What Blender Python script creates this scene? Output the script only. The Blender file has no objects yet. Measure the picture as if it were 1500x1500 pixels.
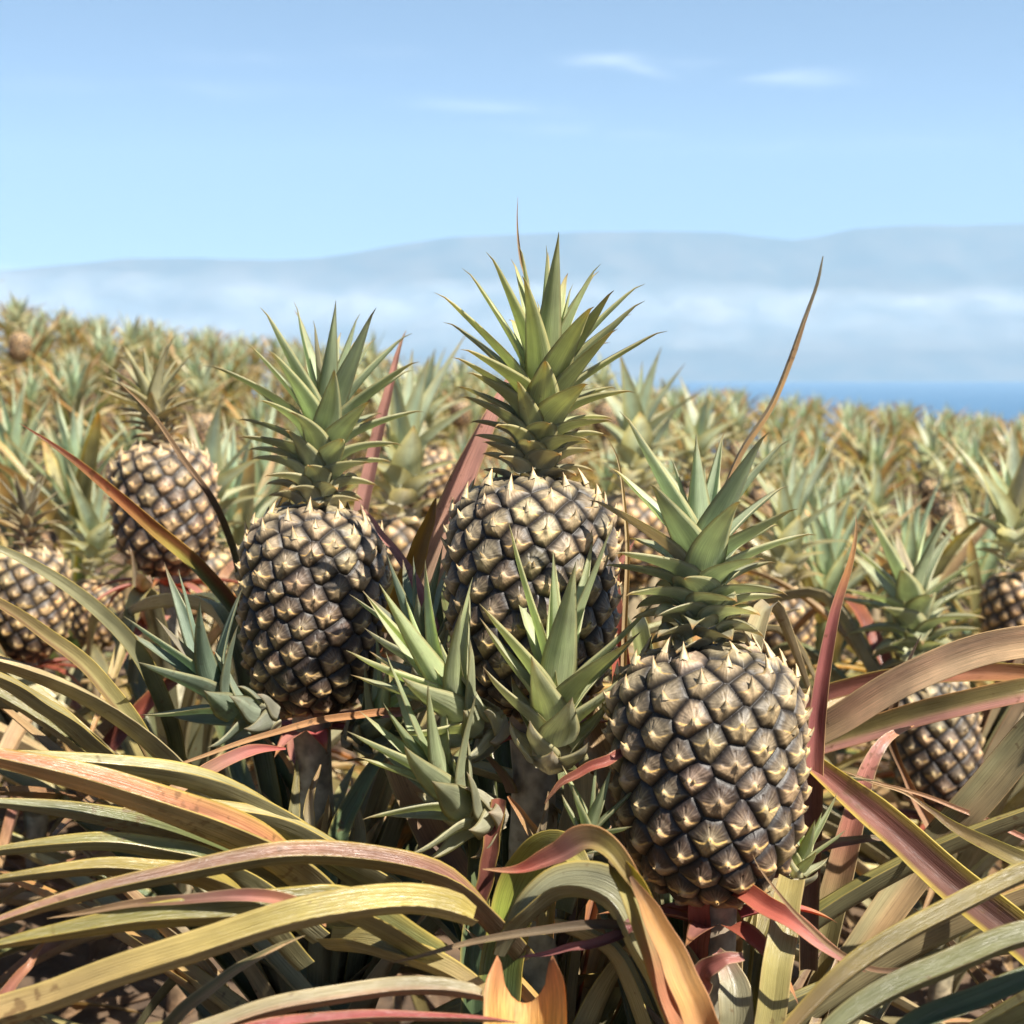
import bpy, math, random
import numpy as np
from mathutils import Vector

PI = math.pi
S = bpy.context.scene
COL = S.collection
rnd = random.Random(7)

# ------------------------------------------------------------------ camera
FPX = 2060.0                                   # focal length in photo pixels (1500 px wide)
PITCH = math.radians(5.8)
CZ = 0.92
cam_d = bpy.data.cameras.new('camera')
cam = bpy.data.objects.new('camera', cam_d)
COL.objects.link(cam)
cam.location = (0, 0, CZ)
cam.rotation_euler = (PI / 2 - PITCH, 0, 0)
cam_d.sensor_width = 36
cam_d.lens = 36 * FPX / 1500
cam_d.clip_start = 0.05
cam_d.clip_end = 60000
cam_d.dof.use_dof = True
cam_d.dof.focus_distance = 1.0
cam_d.dof.aperture_fstop = 10.5
S.camera = cam
FWD = np.array([0, math.cos(PITCH), -math.sin(PITCH)])
UP = np.array([0, math.sin(PITCH), math.cos(PITCH)])
RIGHT = np.array([1.0, 0, 0])
CAM = np.array([0, 0, CZ])


def at(px, py, d):
    """The point of the place seen at photo pixel (px, py), d metres ahead."""
    return CAM + RIGHT * ((px - 750) / FPX * d) + UP * ((750 - py) / FPX * d) + FWD * d


def proj(p):
    q = np.asarray(p) - CAM
    d = q @ FWD
    d = np.where(np.abs(d) < 1e-4, 1e-4, d)
    return 750 + (q @ RIGHT) / d * FPX, 750 - (q @ UP) / d * FPX, d


def ground_z(x, y):
    x = np.asarray(x, float); y = np.asarray(y, float)
    z = 0.045 + 0.019 * y - np.where(x > 0, 0.083, 0.138) * x * np.clip(y / 3.0, 0.3, 1.0)
    z = z - 0.10 * np.exp(-((y - 4.0) / 2.2) ** 2)
    over = np.clip(y - 12.5, 0, None)
    z = z - 0.030 * over ** 2 / (1 + 0.12 * over) * 1.0
    return z


# ------------------------------------------------------------------ helpers
def norm(v):
    v = np.asarray(v, float)
    n = np.linalg.norm(v, axis=-1, keepdims=True)
    return v / np.where(n < 1e-9, 1e-9, n)


def catmull(P, n):
    P = np.asarray(P, float)
    if len(P) == 2:
        t = np.linspace(0, 1, n)[:, None]
        return P[0] * (1 - t) + P[1] * t
    E = np.vstack([2 * P[0] - P[1], P, 2 * P[-1] - P[-2]])
    L = np.concatenate([[0], np.cumsum(np.linalg.norm(np.diff(P, axis=0), axis=1))])
    s = np.linspace(0, L[-1], n)
    out = np.zeros((n, P.shape[1]))
    for k, sv in enumerate(s):
        i = min(max(int(np.searchsorted(L, sv, 'right')) - 1, 0), len(P) - 2)
        t = (sv - L[i]) / max(L[i + 1] - L[i], 1e-9)
        a, b, c, d = E[i], E[i + 1], E[i + 2], E[i + 3]
        out[k] = 0.5 * (2 * b + (c - a) * t + (2 * a - 5 * b + 4 * c - d) * t * t + (3 * b - a - 3 * c + d) * t ** 3)
    return out


class MB:
    """Collects quads with uv and pigment per vertex, then links them as one mesh."""

    def __init__(self):
        self.v, self.f, self.c, self.u, self.n = [], [], [], [], 0

    def add(self, v, f, c, u):
        v = np.asarray(v, float).reshape(-1, 3)
        self.v.append(v)
        self.f.append(np.asarray(f, np.int64).reshape(-1, 4) + self.n)
        self.c.append(np.broadcast_to(np.asarray(c, float), (len(v), 3)))
        self.u.append(np.asarray(u, float).reshape(-1, 2))
        self.n += len(v)

    def mesh(self, name, mat, shift=None):
        v = np.vstack(self.v)
        if shift is not None:
            v = v - np.asarray(shift)
        f = np.vstack(self.f)
        me = bpy.data.meshes.new(name)
        me.vertices.add(len(v))
        me.vertices.foreach_set('co', v.ravel())
        me.loops.add(len(f) * 4)
        me.loops.foreach_set('vertex_index', f.ravel().astype(np.int32))
        me.polygons.add(len(f))
        me.polygons.foreach_set('loop_start', np.arange(0, len(f) * 4, 4, dtype=np.int32))
        me.polygons.foreach_set('loop_total', np.full(len(f), 4, np.int32))
        me.polygons.foreach_set('use_smooth', np.ones(len(f), bool))
        ca = me.color_attributes.new('Col', 'FLOAT_COLOR', 'POINT')
        c = np.hstack([np.vstack(self.c), np.ones((len(v), 1))])
        ca.data.foreach_set('color', c.ravel().astype(np.float32))
        uv = me.attributes.new('LeafUV', 'FLOAT2', 'POINT')
        uv.data.foreach_set('vector', np.vstack(self.u).ravel().astype(np.float32))
        me.update(calc_edges=True)
        me.validate()
        me.materials.append(mat)
        return me

    def build(self, name, mat, parent=None, shift=None):
        o = bpy.data.objects.new(name, self.mesh(name, mat, shift))
        COL.objects.link(o)
        if parent is not None:
            o.parent = parent
        return o


def tag(o, label=None, cat=None, group=None, kind=None):
    if label: o['label'] = label
    if cat: o['category'] = cat
    if group: o['group'] = group
    if kind: o['kind'] = kind
    return o


def empty(name, loc):
    o = bpy.data.objects.new(name, None)
    o.empty_display_size = 0.05
    o.location = [float(q) for q in loc]
    COL.objects.link(o)
    return o


# ------------------------------------------------------------------ materials
def nt(name):
    m = bpy.data.materials.new(name)
    m.use_nodes = True
    m.node_tree.nodes.clear()
    return m, m.node_tree.nodes, m.node_tree.links


def leaf_material(name, rough=0.42, transl=0.25, stria=0.35, spots=0.5, gain=1.0, grain=(46, 2.2)):
    m, N, L = nt(name)
    out = N.new('ShaderNodeOutputMaterial')
    col = N.new('ShaderNodeVertexColor'); col.layer_name = 'Col'
    uv = N.new('ShaderNodeAttribute'); uv.attribute_name = 'LeafUV'
    mp = N.new('ShaderNodeMapping'); mp.inputs['Scale'].default_value = (*grain, 1)
    L.new(uv.outputs['Vector'], mp.inputs['Vector'])
    st = N.new('ShaderNodeTexNoise'); st.inputs['Scale'].default_value = 1.0; st.inputs['Detail'].default_value = 4
    L.new(mp.outputs['Vector'], st.inputs['Vector'])
    r1 = N.new('ShaderNodeMapRange')
    r1.inputs['From Min'].default_value = 0.3; r1.inputs['From Max'].default_value = 0.7
    r1.inputs['To Min'].default_value = 1 - stria; r1.inputs['To Max'].default_value = 1 + stria
    L.new(st.outputs['Fac'], r1.inputs['Value'])
    geo = N.new('ShaderNodeNewGeometry')
    tc = N.new('ShaderNodeTexCoord')
    b2 = N.new('ShaderNodeTexNoise'); b2.inputs['Scale'].default_value = 28; b2.inputs['Detail'].default_value = 3
    L.new(tc.outputs['Object'], b2.inputs['Vector'])
    r2 = N.new('ShaderNodeMapRange')
    r2.inputs['From Min'].default_value = 0.25; r2.inputs['From Max'].default_value = 0.75
    r2.inputs['To Min'].default_value = 0.74 * gain; r2.inputs['To Max'].default_value = 1.26 * gain
    L.new(b2.outputs['Fac'], r2.inputs['Value'])
    mu = N.new('ShaderNodeMath'); mu.operation = 'MULTIPLY'
    L.new(r1.outputs['Result'], mu.inputs[0]); L.new(r2.outputs['Result'], mu.inputs[1])
    sc = N.new('ShaderNodeVectorMath'); sc.operation = 'SCALE'
    L.new(col.outputs['Color'], sc.inputs[0]); L.new(mu.outputs[0], sc.inputs['Scale'])
    # brown scorch spots
    sp = N.new('ShaderNodeTexNoise'); sp.inputs['Scale'].default_value = 150; sp.inputs['Detail'].default_value = 2
    L.new(tc.outputs['Object'], sp.inputs['Vector'])
    sp2 = N.new('ShaderNodeTexNoise'); sp2.inputs['Scale'].default_value = 16; sp2.inputs['Detail'].default_value = 2
    L.new(tc.outputs['Object'], sp2.inputs['Vector'])
    ad = N.new('ShaderNodeMath'); ad.operation = 'ADD'
    L.new(sp.outputs['Fac'], ad.inputs[0]); L.new(sp2.outputs['Fac'], ad.inputs[1])
    r3 = N.new('ShaderNodeMapRange'); r3.interpolation_type = 'SMOOTHSTEP'
    r3.inputs['From Min'].default_value = 1.22; r3.inputs['From Max'].default_value = 1.36
    r3.inputs['To Min'].default_value = 0.0; r3.inputs['To Max'].default_value = spots
    L.new(ad.outputs[0], r3.inputs['Value'])
    mx = N.new('ShaderNodeMix'); mx.data_type = 'RGBA'
    L.new(r3.outputs['Result'], mx.inputs['Factor'])
    L.new(sc.outputs[0], mx.inputs['A'])
    mx.inputs['B'].default_value = (0.12, 0.06, 0.025, 1)
    bs = N.new('ShaderNodeBsdfPrincipled')
    bs.inputs['Specular IOR Level'].default_value = 0.6
    L.new(mx.outputs['Result'], bs.inputs['Base Color'])
    rr = N.new('ShaderNodeMapRange')
    rr.inputs['To Min'].default_value = rough - 0.08; rr.inputs['To Max'].default_value = rough + 0.14
    L.new(st.outputs['Fac'], rr.inputs['Value']); L.new(rr.outputs['Result'], bs.inputs['Roughness'])
    bp = N.new('ShaderNodeBump'); bp.inputs['Strength'].default_value = 0.45; bp.inputs['Distance'].default_value = 0.002
    L.new(st.outputs['Fac'], bp.inputs['Height']); L.new(bp.outputs['Normal'], bs.inputs['Normal'])
    tr = N.new('ShaderNodeBsdfTranslucent')
    hs = N.new('ShaderNodeHueSaturation'); hs.inputs['Saturation'].default_value = 1.25; hs.inputs['Value'].default_value = 1.3
    L.new(mx.outputs['Result'], hs.inputs['Color']); L.new(hs.outputs['Color'], tr.inputs['Color'])
    ms = N.new('ShaderNodeMixShader'); ms.inputs['Fac'].default_value = transl
    L.new(bs.outputs[0], ms.inputs[1]); L.new(tr.outputs[0], ms.inputs[2])
    L.new(ms.outputs[0], out.inputs['Surface'])
    return m


def fruit_material():
    m, N, L = nt('pineapple_skin')
    out = N.new('ShaderNodeOutputMaterial')
    col = N.new('ShaderNodeVertexColor'); col.layer_name = 'Col'
    tc = N.new('ShaderNodeTexCoord')
    n1 = N.new('ShaderNodeTexNoise'); n1.inputs['Scale'].default_value = 220; n1.inputs['Detail'].default_value = 5
    n1.inputs['Roughness'].default_value = 0.65
    L.new(tc.outputs['Object'], n1.inputs['Vector'])
    r1 = N.new('ShaderNodeMapRange')
    r1.inputs['From Min'].default_value = 0.3; r1.inputs['From Max'].default_value = 0.7
    r1.inputs['To Min'].default_value = 0.62; r1.inputs['To Max'].default_value = 1.38
    L.new(n1.outputs['Fac'], r1.inputs['Value'])
    sc = N.new('ShaderNodeVectorMath'); sc.operation = 'SCALE'
    L.new(col.outputs['Color'], sc.inputs[0]); L.new(r1.outputs['Result'], sc.inputs['Scale'])
    bs = N.new('ShaderNodeBsdfPrincipled')
    bs.inputs['Specular IOR Level'].default_value = 0.5
    L.new(sc.outputs[0], bs.inputs['Base Color'])
    rr = N.new('ShaderNodeMapRange')
    rr.inputs['To Min'].default_value = 0.40; rr.inputs['To Max'].default_value = 0.68
    L.new(n1.outputs['Fac'], rr.inputs['Value']); L.new(rr.outputs['Result'], bs.inputs['Roughness'])
    bp = N.new('ShaderNodeBump'); bp.inputs['Strength'].default_value = 0.35; bp.inputs['Distance'].default_value = 0.0012
    L.new(n1.outputs['Fac'], bp.inputs['Height']); L.new(bp.outputs['Normal'], bs.inputs['Normal'])
    L.new(bs.outputs[0], out.inputs['Surface'])
    return m


M_LEAF = leaf_material('sword_leaf', 0.27, 0.28, 0.26, 0.6, 0.82)
M_DRY = leaf_material('dry_leaf', 0.55, 0.38, 0.3, 0.7, 0.85)
M_CROWN = leaf_material('crown_leaf', 0.40, 0.46, 0.18, 0.25)
M_GLOW = leaf_material('thin_dry_leaf', 0.5, 0.6, 0.3, 0.5)
M_STEM = leaf_material('stem_skin', 0.6, 0.0, 0.45, 0.9, 1.0, (9, 16))
M_FRUIT = fruit_material()

# pigments (linear)
GREEN = (0.165, 0.185, 0.070); GREY = (0.285, 0.275, 0.155); OLIVE = (0.285, 0.225, 0.080)
DARKG = (0.080, 0.125, 0.050); YELLOW = (0.540, 0.400, 0.090); TAN = (0.490, 0.325, 0.165)
PINK = (0.430, 0.190, 0.150); RED = (0.320, 0.090, 0.055); ORANGE = (0.520, 0.250, 0.095)
BROWN = (0.190, 0.105, 0.055); CREAM = (0.580, 0.460, 0.240); MAROON = (0.170, 0.060, 0.050)
SILVER = (0.360, 0.325, 0.205); PALE = (0.400, 0.370, 0.205); BLUEG = (0.190, 0.265, 0.185)
KHAKI = (0.400, 0.345, 0.155)


def ramp(stops, t):
    ts = np.array([s[0] for s in stops]); cs = np.array([s[1] for s in stops], float)
    return np.stack([np.interp(t, ts, cs[:, k]) for k in range(3)], -1)


# ------------------------------------------------------------------ leaf
def sword_profile(t, base=0.85):
    up = base + (1 - base) * np.clip(t / 0.25, 0, 1)
    return up * (1 - np.clip(t, 0, 1) ** 2.3) ** 0.85


def lance_profile(t):
    return (0.82 + 0.18 * np.sin(np.clip(t / 0.25, 0, 1) * PI / 2)) * (1 - np.clip(t, 0, 1) ** 1.35) ** 1.12


def strip(mb, P, W, Nn, stops, edge=YELLOW, mid=None, under=SILVER, half=None, fold=0.45, th=0.0016, m=4,
          seed=0, edge_w=0.80, roll=0.0, mat_jit=0.08, thin=False, wob=0.0, vlen=None, edge_amt=0.8):
    """One leaf: centre line P (n,3), half widths W (n), adaxial normals Nn (n,3)."""
    n = len(P)
    rg = np.random.default_rng(seed)
    T = norm(np.gradient(P, axis=0))
    Nn = norm(Nn - (Nn * T).sum(1, keepdims=True) * T)
    B = np.cross(T, Nn)
    seg = np.concatenate([[0], np.cumsum(np.linalg.norm(np.diff(P, axis=0), axis=1))])
    t = seg / seg[-1]
    s = np.linspace(-1, 1, 2 * m + 1)
    s = np.sign(s) * np.abs(s) ** 0.85
    if m >= 4: s[1], s[-2] = -0.93, 0.93
    prof = np.abs(s) ** 1.25 - roll * np.clip(np.abs(s) - 0.7, 0, 1) * 2.0
    fo = np.broadcast_to(np.asarray(fold, float), (n,))
    cosf = 1 / np.sqrt(1 + fo ** 2)
    lat = W[:, None] * s[None, :] * cosf[:, None]
    hgt = W[:, None] * prof[None, :] * fo[:, None]
    if wob:
        ph = rg.uniform(0, 6.28, 4)
        wv = np.sin(t * 9 + ph[0]) + 0.6 * np.sin(t * 21 + ph[1])
        hgt = hgt + wob * wv[:, None] * W[:, None] * (np.abs(s) ** 1.0)[None, :] * np.sign(s)[None, :]
        wv2 = np.sin(t * 13 + ph[2])
        hgt = hgt + wob * 0.7 * wv2[:, None] * W[:, None] * (np.abs(s) ** 2)[None, :]
    top = P[:, None, :] + lat[..., None] * B[:, None, :] + hgt[..., None] * Nn[:, None, :]
    c0 = ramp(stops, t)[:, None, :] * np.ones((1, len(s), 1))
    if mid is not None:
        k = np.clip(1 - np.abs(s) / 0.5, 0, 1)[None, :, None] * 0.7
        c0 = c0 * (1 - k) + ramp(mid, t)[:, None, :] * k if isinstance(mid, list) else c0 * (1 - k) + np.array(mid) * k
    if half is not None:
        hc, ha, side = half
        k = np.clip(s * side * 1.8 + 0.1, 0, 1)[None, :, None] * ha
        c0 = c0 * (1 - k) + np.array(hc) * k
    ke = np.clip((np.abs(s) - edge_w) / (1 - edge_w), 0, 1)[None, :, None] * edge_amt
    ct = c0 * (1 - ke) + np.array(edge) * ke
    jit = 1 + mat_jit * rg.normal()
    ct = np.clip(ct * jit, 0.004, 0.9)
    L = vlen if vlen else seg[-1]
    uu = np.stack(np.broadcast_arrays((s[None, :] + 1) / 2 + seed % 97 * 1.7, (t * L * 10)[:, None] + seed % 89), -1)
    k = len(s)
    if thin:
        i = np.arange(n - 1)[:, None] * k + np.arange(k - 1)[None, :]
        f = np.stack([i, i + 1, i + k + 1, i + k], -1)
        mb.add(top, f, ct.reshape(-1, 3), uu)
        return
    si = s[1:-1]
    thv = th * (1 - si ** 2)[None, :] * np.clip(W / (0.25 * W.max() + 1e-9), 0.05, 1)[:, None]
    bot = top[:, 1:-1] - thv[..., None] * Nn[:, None, :]
    un = np.array(under)
    strp = (0.86 + 0.14 * np.cos(si * 22))[None, :, None]
    cb = (c0[:, 1:-1] * 0.45 + un * 0.62) * strp
    cb = np.clip(cb * jit, 0.004, 0.9)
    V = np.concatenate([top, bot[:, ::-1]], 1)
    C = np.concatenate([ct, cb[:, ::-1]], 1)
    U = np.concatenate([uu, uu[:, 1:-1][:, ::-1]], 1)
    kk = V.shape[1]
    j = np.arange(kk)
    i0 = np.arange(n - 1)[:, None] * kk
    f = np.stack([i0 + j, i0 + (j + 1) % kk, i0 + kk + (j + 1) % kk, i0 + kk + j], -1)
    mb.add(V, f, C.reshape(-1, 3), U)


def tube(mb, P, R, stops, sides=14, seed=0, bumps=0.0):
    P = np.asarray(P, float); n = len(P)
    rg = np.random.default_rng(seed)
    T = norm(np.gradient(P, axis=0))
    ref = np.array([0.3, 1, 0.1])
    A = norm(np.cross(T, ref)); B = np.cross(T, A)
    a = np.linspace(0, 2 * PI, sides, endpoint=False)
    R = np.broadcast_to(np.asarray(R, float), (n,))
    rr = R[:, None] * (1 + bumps * rg.normal(size=(n, sides)))
    V = P[:, None] + rr[..., None] * (np.cos(a)[None, :, None] * A[:, None] + np.sin(a)[None, :, None] * B[:, None])
    t = np.linspace(0, 1, n)
    C = ramp(stops, t)[:, None] * np.ones((1, sides, 1))
    U = np.stack(np.broadcast_arrays((a / 6.28)[None], (t * 3)[:, None]), -1)
    j = np.arange(sides); i0 = np.arange(n - 1)[:, None] * sides
    f = np.stack([i0 + j, i0 + (j + 1) % sides, i0 + sides + (j + 1) % sides, i0 + sides + j], -1)
    mb.add(V, f, C.reshape(-1, 3), U)


# ------------------------------------------------------------------ crown of leaves on an axis
def crown(mb, axis, n, seed, lens, angs, wids, rads, curls, low=OLIVE, high=GREEN, tipc=ORANGE, rot=0.0, up=0.0,
          nseg=14, m=3, thin=False, fpow=0.9, edge=KHAKI, hook=0.0, jit=0.08, under=None):
    """axis: polyline (base to top).  lens/angs/wids/rads/curls: stops over f = 0 (lowest) .. 1 (top)."""
    rg = np.random.default_rng(seed)
    A = catmull(axis, 40)
    TA = norm(np.gradient(A, axis=0))
    ref = np.array([1.0, 0, 0]) if abs(TA[0][0]) < 0.8 else np.array([0, 1.0, 0])
    X = norm(ref - (ref @ TA[0]) * TA[0])
    frames = []
    for k in range(40):
        X = norm(X - (X @ TA[k]) * TA[k]); frames.append((X.copy(), np.cross(TA[k], X)))
    g = lambda st, f: float(np.interp(f, [q[0] for q in st], [q[1] for q in st]))
    for i in range(n):
        f = (i + 0.5) / n
        k = min(39, int(39.99 * f ** fpow))
        th = rot + i * 2.39996 + rg.normal() * 0.08
        r = math.cos(th) * frames[k][0] + math.sin(th) * frames[k][1]
        a = TA[k]
        Ln = g(lens, f) * (1 + jit * rg.normal())
        al = math.radians(g(angs, f) + 5 * rg.normal())
        cu = math.radians(g(curls, f) + 6 * rg.normal())
        w = g(wids, f) * (1 + 0.08 * rg.normal())
        ss = np.linspace(0, 1, nseg)
        ang = al * (0.55 + 0.45 * np.clip(ss / 0.35, 0, 1)) + cu * ss ** 1.6 + math.radians(hook) * np.clip((ss - 0.85) / 0.15, 0, 1) ** 2
        side = rg.normal() * 0.16
        b = np.cross(a, r)
        d = np.sin(ang)[:, None] * (r + b * side * ss[:, None]) + np.cos(ang)[:, None] * a
        nn = -np.cos(ang)[:, None] * r + np.sin(ang)[:, None] * a
        if up:
            d = norm(d + up * ss[:, None] * np.array([0, 0, 1.0]))
        d = norm(d)
        step = Ln / (nseg - 1)
        P = A[k] + r * g(rads, f) + np.concatenate([[np.zeros(3)], np.cumsum((d[:-1] + d[1:]) / 2 * step, axis=0)])
        W = w * np.maximum(lance_profile(ss), 0.012)
        base = np.array(low) * (1 - f) + np.array(high) * f
        base = base * (1 + 0.10 * rg.normal())
        tc_ = np.array(tipc) * (0.95 - 0.45 * f) + base * (0.05 + 0.45 * f)
        base = base + (np.array((0.30, 0.23, 0.19)) - base) * max(0.0, 0.30 - f) * 1.6
        pk = rg.random()
        if pk < 0.05 and f > 0.6:
            base = base * 0.6 + np.array(PINK) * 0.35
        st = [(0, base * 1.08), (0.45, base), (0.80, base * 0.80 + tc_ * 0.20), (0.93, tc_), (1, np.array(BROWN))]
        strip(mb, P, W, nn, st, edge=np.array(edge), mid=None,
              under=under if under is not None else base * 1.15 + 0.02, fold=0.42 - 0.1 * f, th=0.0016,
              m=m, seed=seed * 131 + i, thin=thin, edge_w=0.78, edge_amt=0.75)


def std_crown(mb, base, axis_dir, H, seed, scale=1.0, rot=0.0, thin=False, n=56, nseg=14, m=3, low=(0.235, 0.235, 0.13),
              high=(0.215, 0.275, 0.125), spread=1.0, longer=1.0, wide=1.0):
    d = norm(axis_dir); base = np.asarray(base, float)
    ax = [base, base + d * H * 0.30, base + d * H * 0.56]
    q = H / 0.17
    crown(mb, ax, n, seed,
          lens=[(0, 0.022 * q), (0.15, 0.036 * q), (0.35, 0.056 * q), (0.52, 0.084 * q), (0.68, 0.108 * q * longer), (0.84, 0.118 * q * longer), (0.95, 0.100 * q * longer), (1, 0.07 * q)],
          angs=[(0, 70 * spread), (0.2, 62 * spread), (0.45, 60 * spread), (0.7, 48 * spread), (0.87, 26 * spread), (1, 7)],
          wids=[(0, 0.0120 * q * wide), (0.15, 0.0155 * q * wide), (0.5, 0.0165 * q * wide), (0.85, 0.0145 * q * wide), (1, 0.007 * q * wide)],
          rads=[(0, 0.020 * q), (0.3, 0.016 * q), (0.7, 0.009 * q), (1, 0.003 * q)],
          curls=[(0, 38), (0.25, 36), (0.5, 24), (0.75, 8), (1, 0)], low=low, high=high, tipc=(0.50, 0.27, 0.07),
          rot=rot, nseg=nseg, m=m, thin=thin, hook=28 if not thin else 0)


def slip(mb, p0, p1, p2, size, seed, n=30, rot=0.0, high=(0.50, 0.57, 0.31), low=(0.50, 0.48, 0.35), up=0.35, bulb=1.0, edge=KHAKI):
    """A side shoot: a scaly bulb at p0, its axis bending through p1 to p2."""
    ax = [np.asarray(p0), np.asarray(p1), np.asarray(p2)]
    q = size / 0.15
    crown(mb, ax, n, seed,
          lens=[(0, 0.028 * q), (0.25, 0.038 * q), (0.42, 0.066 * q), (0.65, 0.100 * q), (0.9, 0.110 * q), (1, 0.075 * q)],
          angs=[(0, 60), (0.25, 54), (0.45, 54), (0.7, 44), (0.9, 24), (1, 6)],
          wids=[(0, 0.0190 * q * bulb), (0.3, 0.0190 * q), (0.6, 0.0165 * q), (0.9, 0.0135 * q), (1, 0.006 * q)],
          rads=[(0, 0.006 * q), (0.12, 0.016 * q * bulb), (0.35, 0.013 * q), (0.7, 0.006 * q), (1, 0.002 * q)],
          curls=[(0, -66), (0.22, -50), (0.4, -10), (0.6, 8), (1, 0)], low=low, high=high, tipc=(0.42, 0.22, 0.08), rot=rot, up=up,
          nseg=14, m=3, fpow=1.0, hook=8, edge=edge)


# ------------------------------------------------------------------ fruit
def fruit(mb, base, axis_dir, R, H, neye, seed, nu=840, nv=400, spikes=True, taper=0.06, tone=(1, 1, 1), spike_len=1.0, ripe=0.0,
          lowp=3.1, spin=0.0):
    rg = np.random.default_rng(seed)
    base = np.asarray(base, float); ax = norm(axis_dir)
    X = norm(np.cross([0, 1.0, 0], ax)); Y = np.cross(ax, X)

    def rad(q):
        p = np.where(q < 0, lowp, 4.6)
        return R * np.clip(1 - np.abs(q) ** p, 0, 1) ** 0.5 * (1 + taper * q)

    q = np.sin(np.linspace(-PI / 2, PI / 2, 1201)) * 0.999
    rr = rad(q); zz = (q + 1) / 2 * H
    arc = np.concatenate([[0], np.cumsum(np.hypot(np.diff(rr), np.diff(zz)))])
    ringa = rr * 2 * PI
    area = np.concatenate([[0], np.cumsum((ringa[1:] + ringa[:-1]) / 2 * np.diff(arc))])
    fr = (np.arange(neye) + 0.5) / neye
    fr = 0.012 + fr * 0.955
    warp = fr + 0.030 * np.sin(fr * PI) * 0            # even eyes
    eq_arc = np.interp(warp * area[-1], area, arc)
    eq_q = np.interp(eq_arc, arc, q)
    eth = spin + np.arange(neye) * 2.399963 + rg.normal(size=neye) * 0.03
    er = rad(eq_q); ez = (eq_q + 1) / 2 * H
    E = np.stack([er * np.cos(eth), er * np.sin(eth), ez], 1)

    def normals(qv, thv):
        h = 1e-3
        dr = (rad(np.clip(qv + h, -.9995, .9995)) - rad(np.clip(qv - h, -.9995, .9995)))
        dz = (np.clip(qv + h, -.9995, .9995) - np.clip(qv - h, -.9995, .9995)) / 2 * H
        l = np.hypot(dr, dz) + 1e-12
        nr, nz = dz / l, -dr / l
        N_ = np.stack([nr * np.cos(thv), nr * np.sin(thv), nz], -1)
        U_ = np.stack([dr / l * np.cos(thv), dr / l * np.sin(thv), dz / l], -1)
        R_ = np.stack([-np.sin(thv), np.cos(thv), np.zeros_like(thv)], -1)
        return N_, U_, R_

    EN, EU, ER = normals(eq_q, eth)
    s = 0.5 * math.sqrt(area[-1] / neye) * 1.02
    esz = 1 + 0.085 * rg.normal(size=neye)
    lj = rg.normal(size=neye) * 0.07; lsl = rg.normal(size=neye) * 0.12; cr2 = rg.normal(size=neye) * 0.10
    va = np.linspace(0.004, 0.996, nv) * arc[-1]
    vq = np.interp(va, arc, q)
    th = np.linspace(0, 2 * PI, nu, endpoint=False)
    TH, Q = np.meshgrid(th, vq)
    P = np.stack([rad(Q) * np.cos(TH), rad(Q) * np.sin(TH), (Q + 1) / 2 * H], -1).reshape(-1, 3)
    N0, U0, R0 = normals(Q.ravel(), TH.ravel())
    near = np.empty(len(P), np.int64); d1 = np.empty(len(P)); d2 = np.empty(len(P))
    for i in range(0, len(P), 8000):
        D = np.linalg.norm(P[i:i + 8000, None] - E[None], axis=2) / esz[None]
        o = np.argpartition(D, 1, axis=1)[:, :2]
        dd = np.take_along_axis(D, o, 1)
        sw = dd[:, 0] > dd[:, 1]
        o[sw] = o[sw][:, ::-1]; dd[sw] = dd[sw][:, ::-1]
        near[i:i + 8000] = o[:, 0]; d1[i:i + 8000] = dd[:, 0]; d2[i:i + 8000] = dd[:, 1]
    e = np.clip((d2 - d1) / (2 * s), 0, 2)
    rel = P - E[near]
    a = (rel * ER[near]).sum(1) / s
    b = (rel * EU[near]).sum(1) / s
    a = a + cr2[near]; b = b + lj[near] + lsl[near] * a
    frn = fr[near]
    dome = np.sqrt(np.clip(1 - (1 - np.clip(e / 0.80, 0, 1)) ** 2.2, 0, 1))
    lipy = -0.24 + 0.34 * np.exp(-(a / 0.20) ** 2) + 0.30 * np.clip(np.abs(a) - 0.45, 0, 1) ** 1.2
    lip = b - lipy
    bract = 1 / (1 + np.exp(np.clip(lip / 0.022, -40, 40)))
    ridge = np.exp(-(a / 0.16) ** 2) * np.clip(1 - np.abs(b + 0.22) / 0.75, 0, 1)
    peak = np.clip(1 - np.hypot(a * 1.1, b + 0.04) * 1.25, 0, 1) ** 1.3
    ero = rg.uniform(0.85, 1.15, neye)[near]
    h = s * (0.37 * dome * ero * (1 - 0.12 * bract) + 0.16 * peak + bract * (0.13 + 0.15 * ridge) * np.clip(e / 0.35, 0, 1))
    crease = np.exp(-(a / 0.05) ** 2) * np.clip(b, 0, 0.6) * (b < 0.7)
    ridges = np.sin(np.arctan2(b + 0.05, a) * 23 + near * 1.7) * np.clip(np.hypot(a, b) * 1.6, 0, 1) * np.clip(e * 2, 0, 1)
    h = h + s * 0.012 * ridges + s * 0.02 * np.sin(a * 9 + near) * np.sin(b * 8 + near * 2.1) * np.clip(e * 2, 0, 1)
    h = h - s * 0.12 * crease * np.clip(1 - bract, 0, 1)
    h = h - s * 0.10
    V = P + N0 * h[:, None]
    # pigment, with sunlit paleness painted into the upper eyes
    dark = np.array([0.050, 0.030, 0.019]); bloom = np.array([0.320, 0.242, 0.155]); brc = np.array([0.370, 0.250, 0.132])
    yel = np.array([0.66, 0.40, 0.10]); gro = np.array([0.016, 0.012, 0.012]); cream = np.array([0.46, 0.37, 0.23])
    ph = rg.uniform(0, 6.28, neye)[near]
    ang = np.arctan2(b + 0.05, a)
    streak = 0.5 + 0.25 * np.sin(ang * 17 + ph) + 0.25 * np.sin(ang * 31 + ph * 2.3)
    up_f = np.clip((frn - 0.35) / 0.55, 0, 1)
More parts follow.
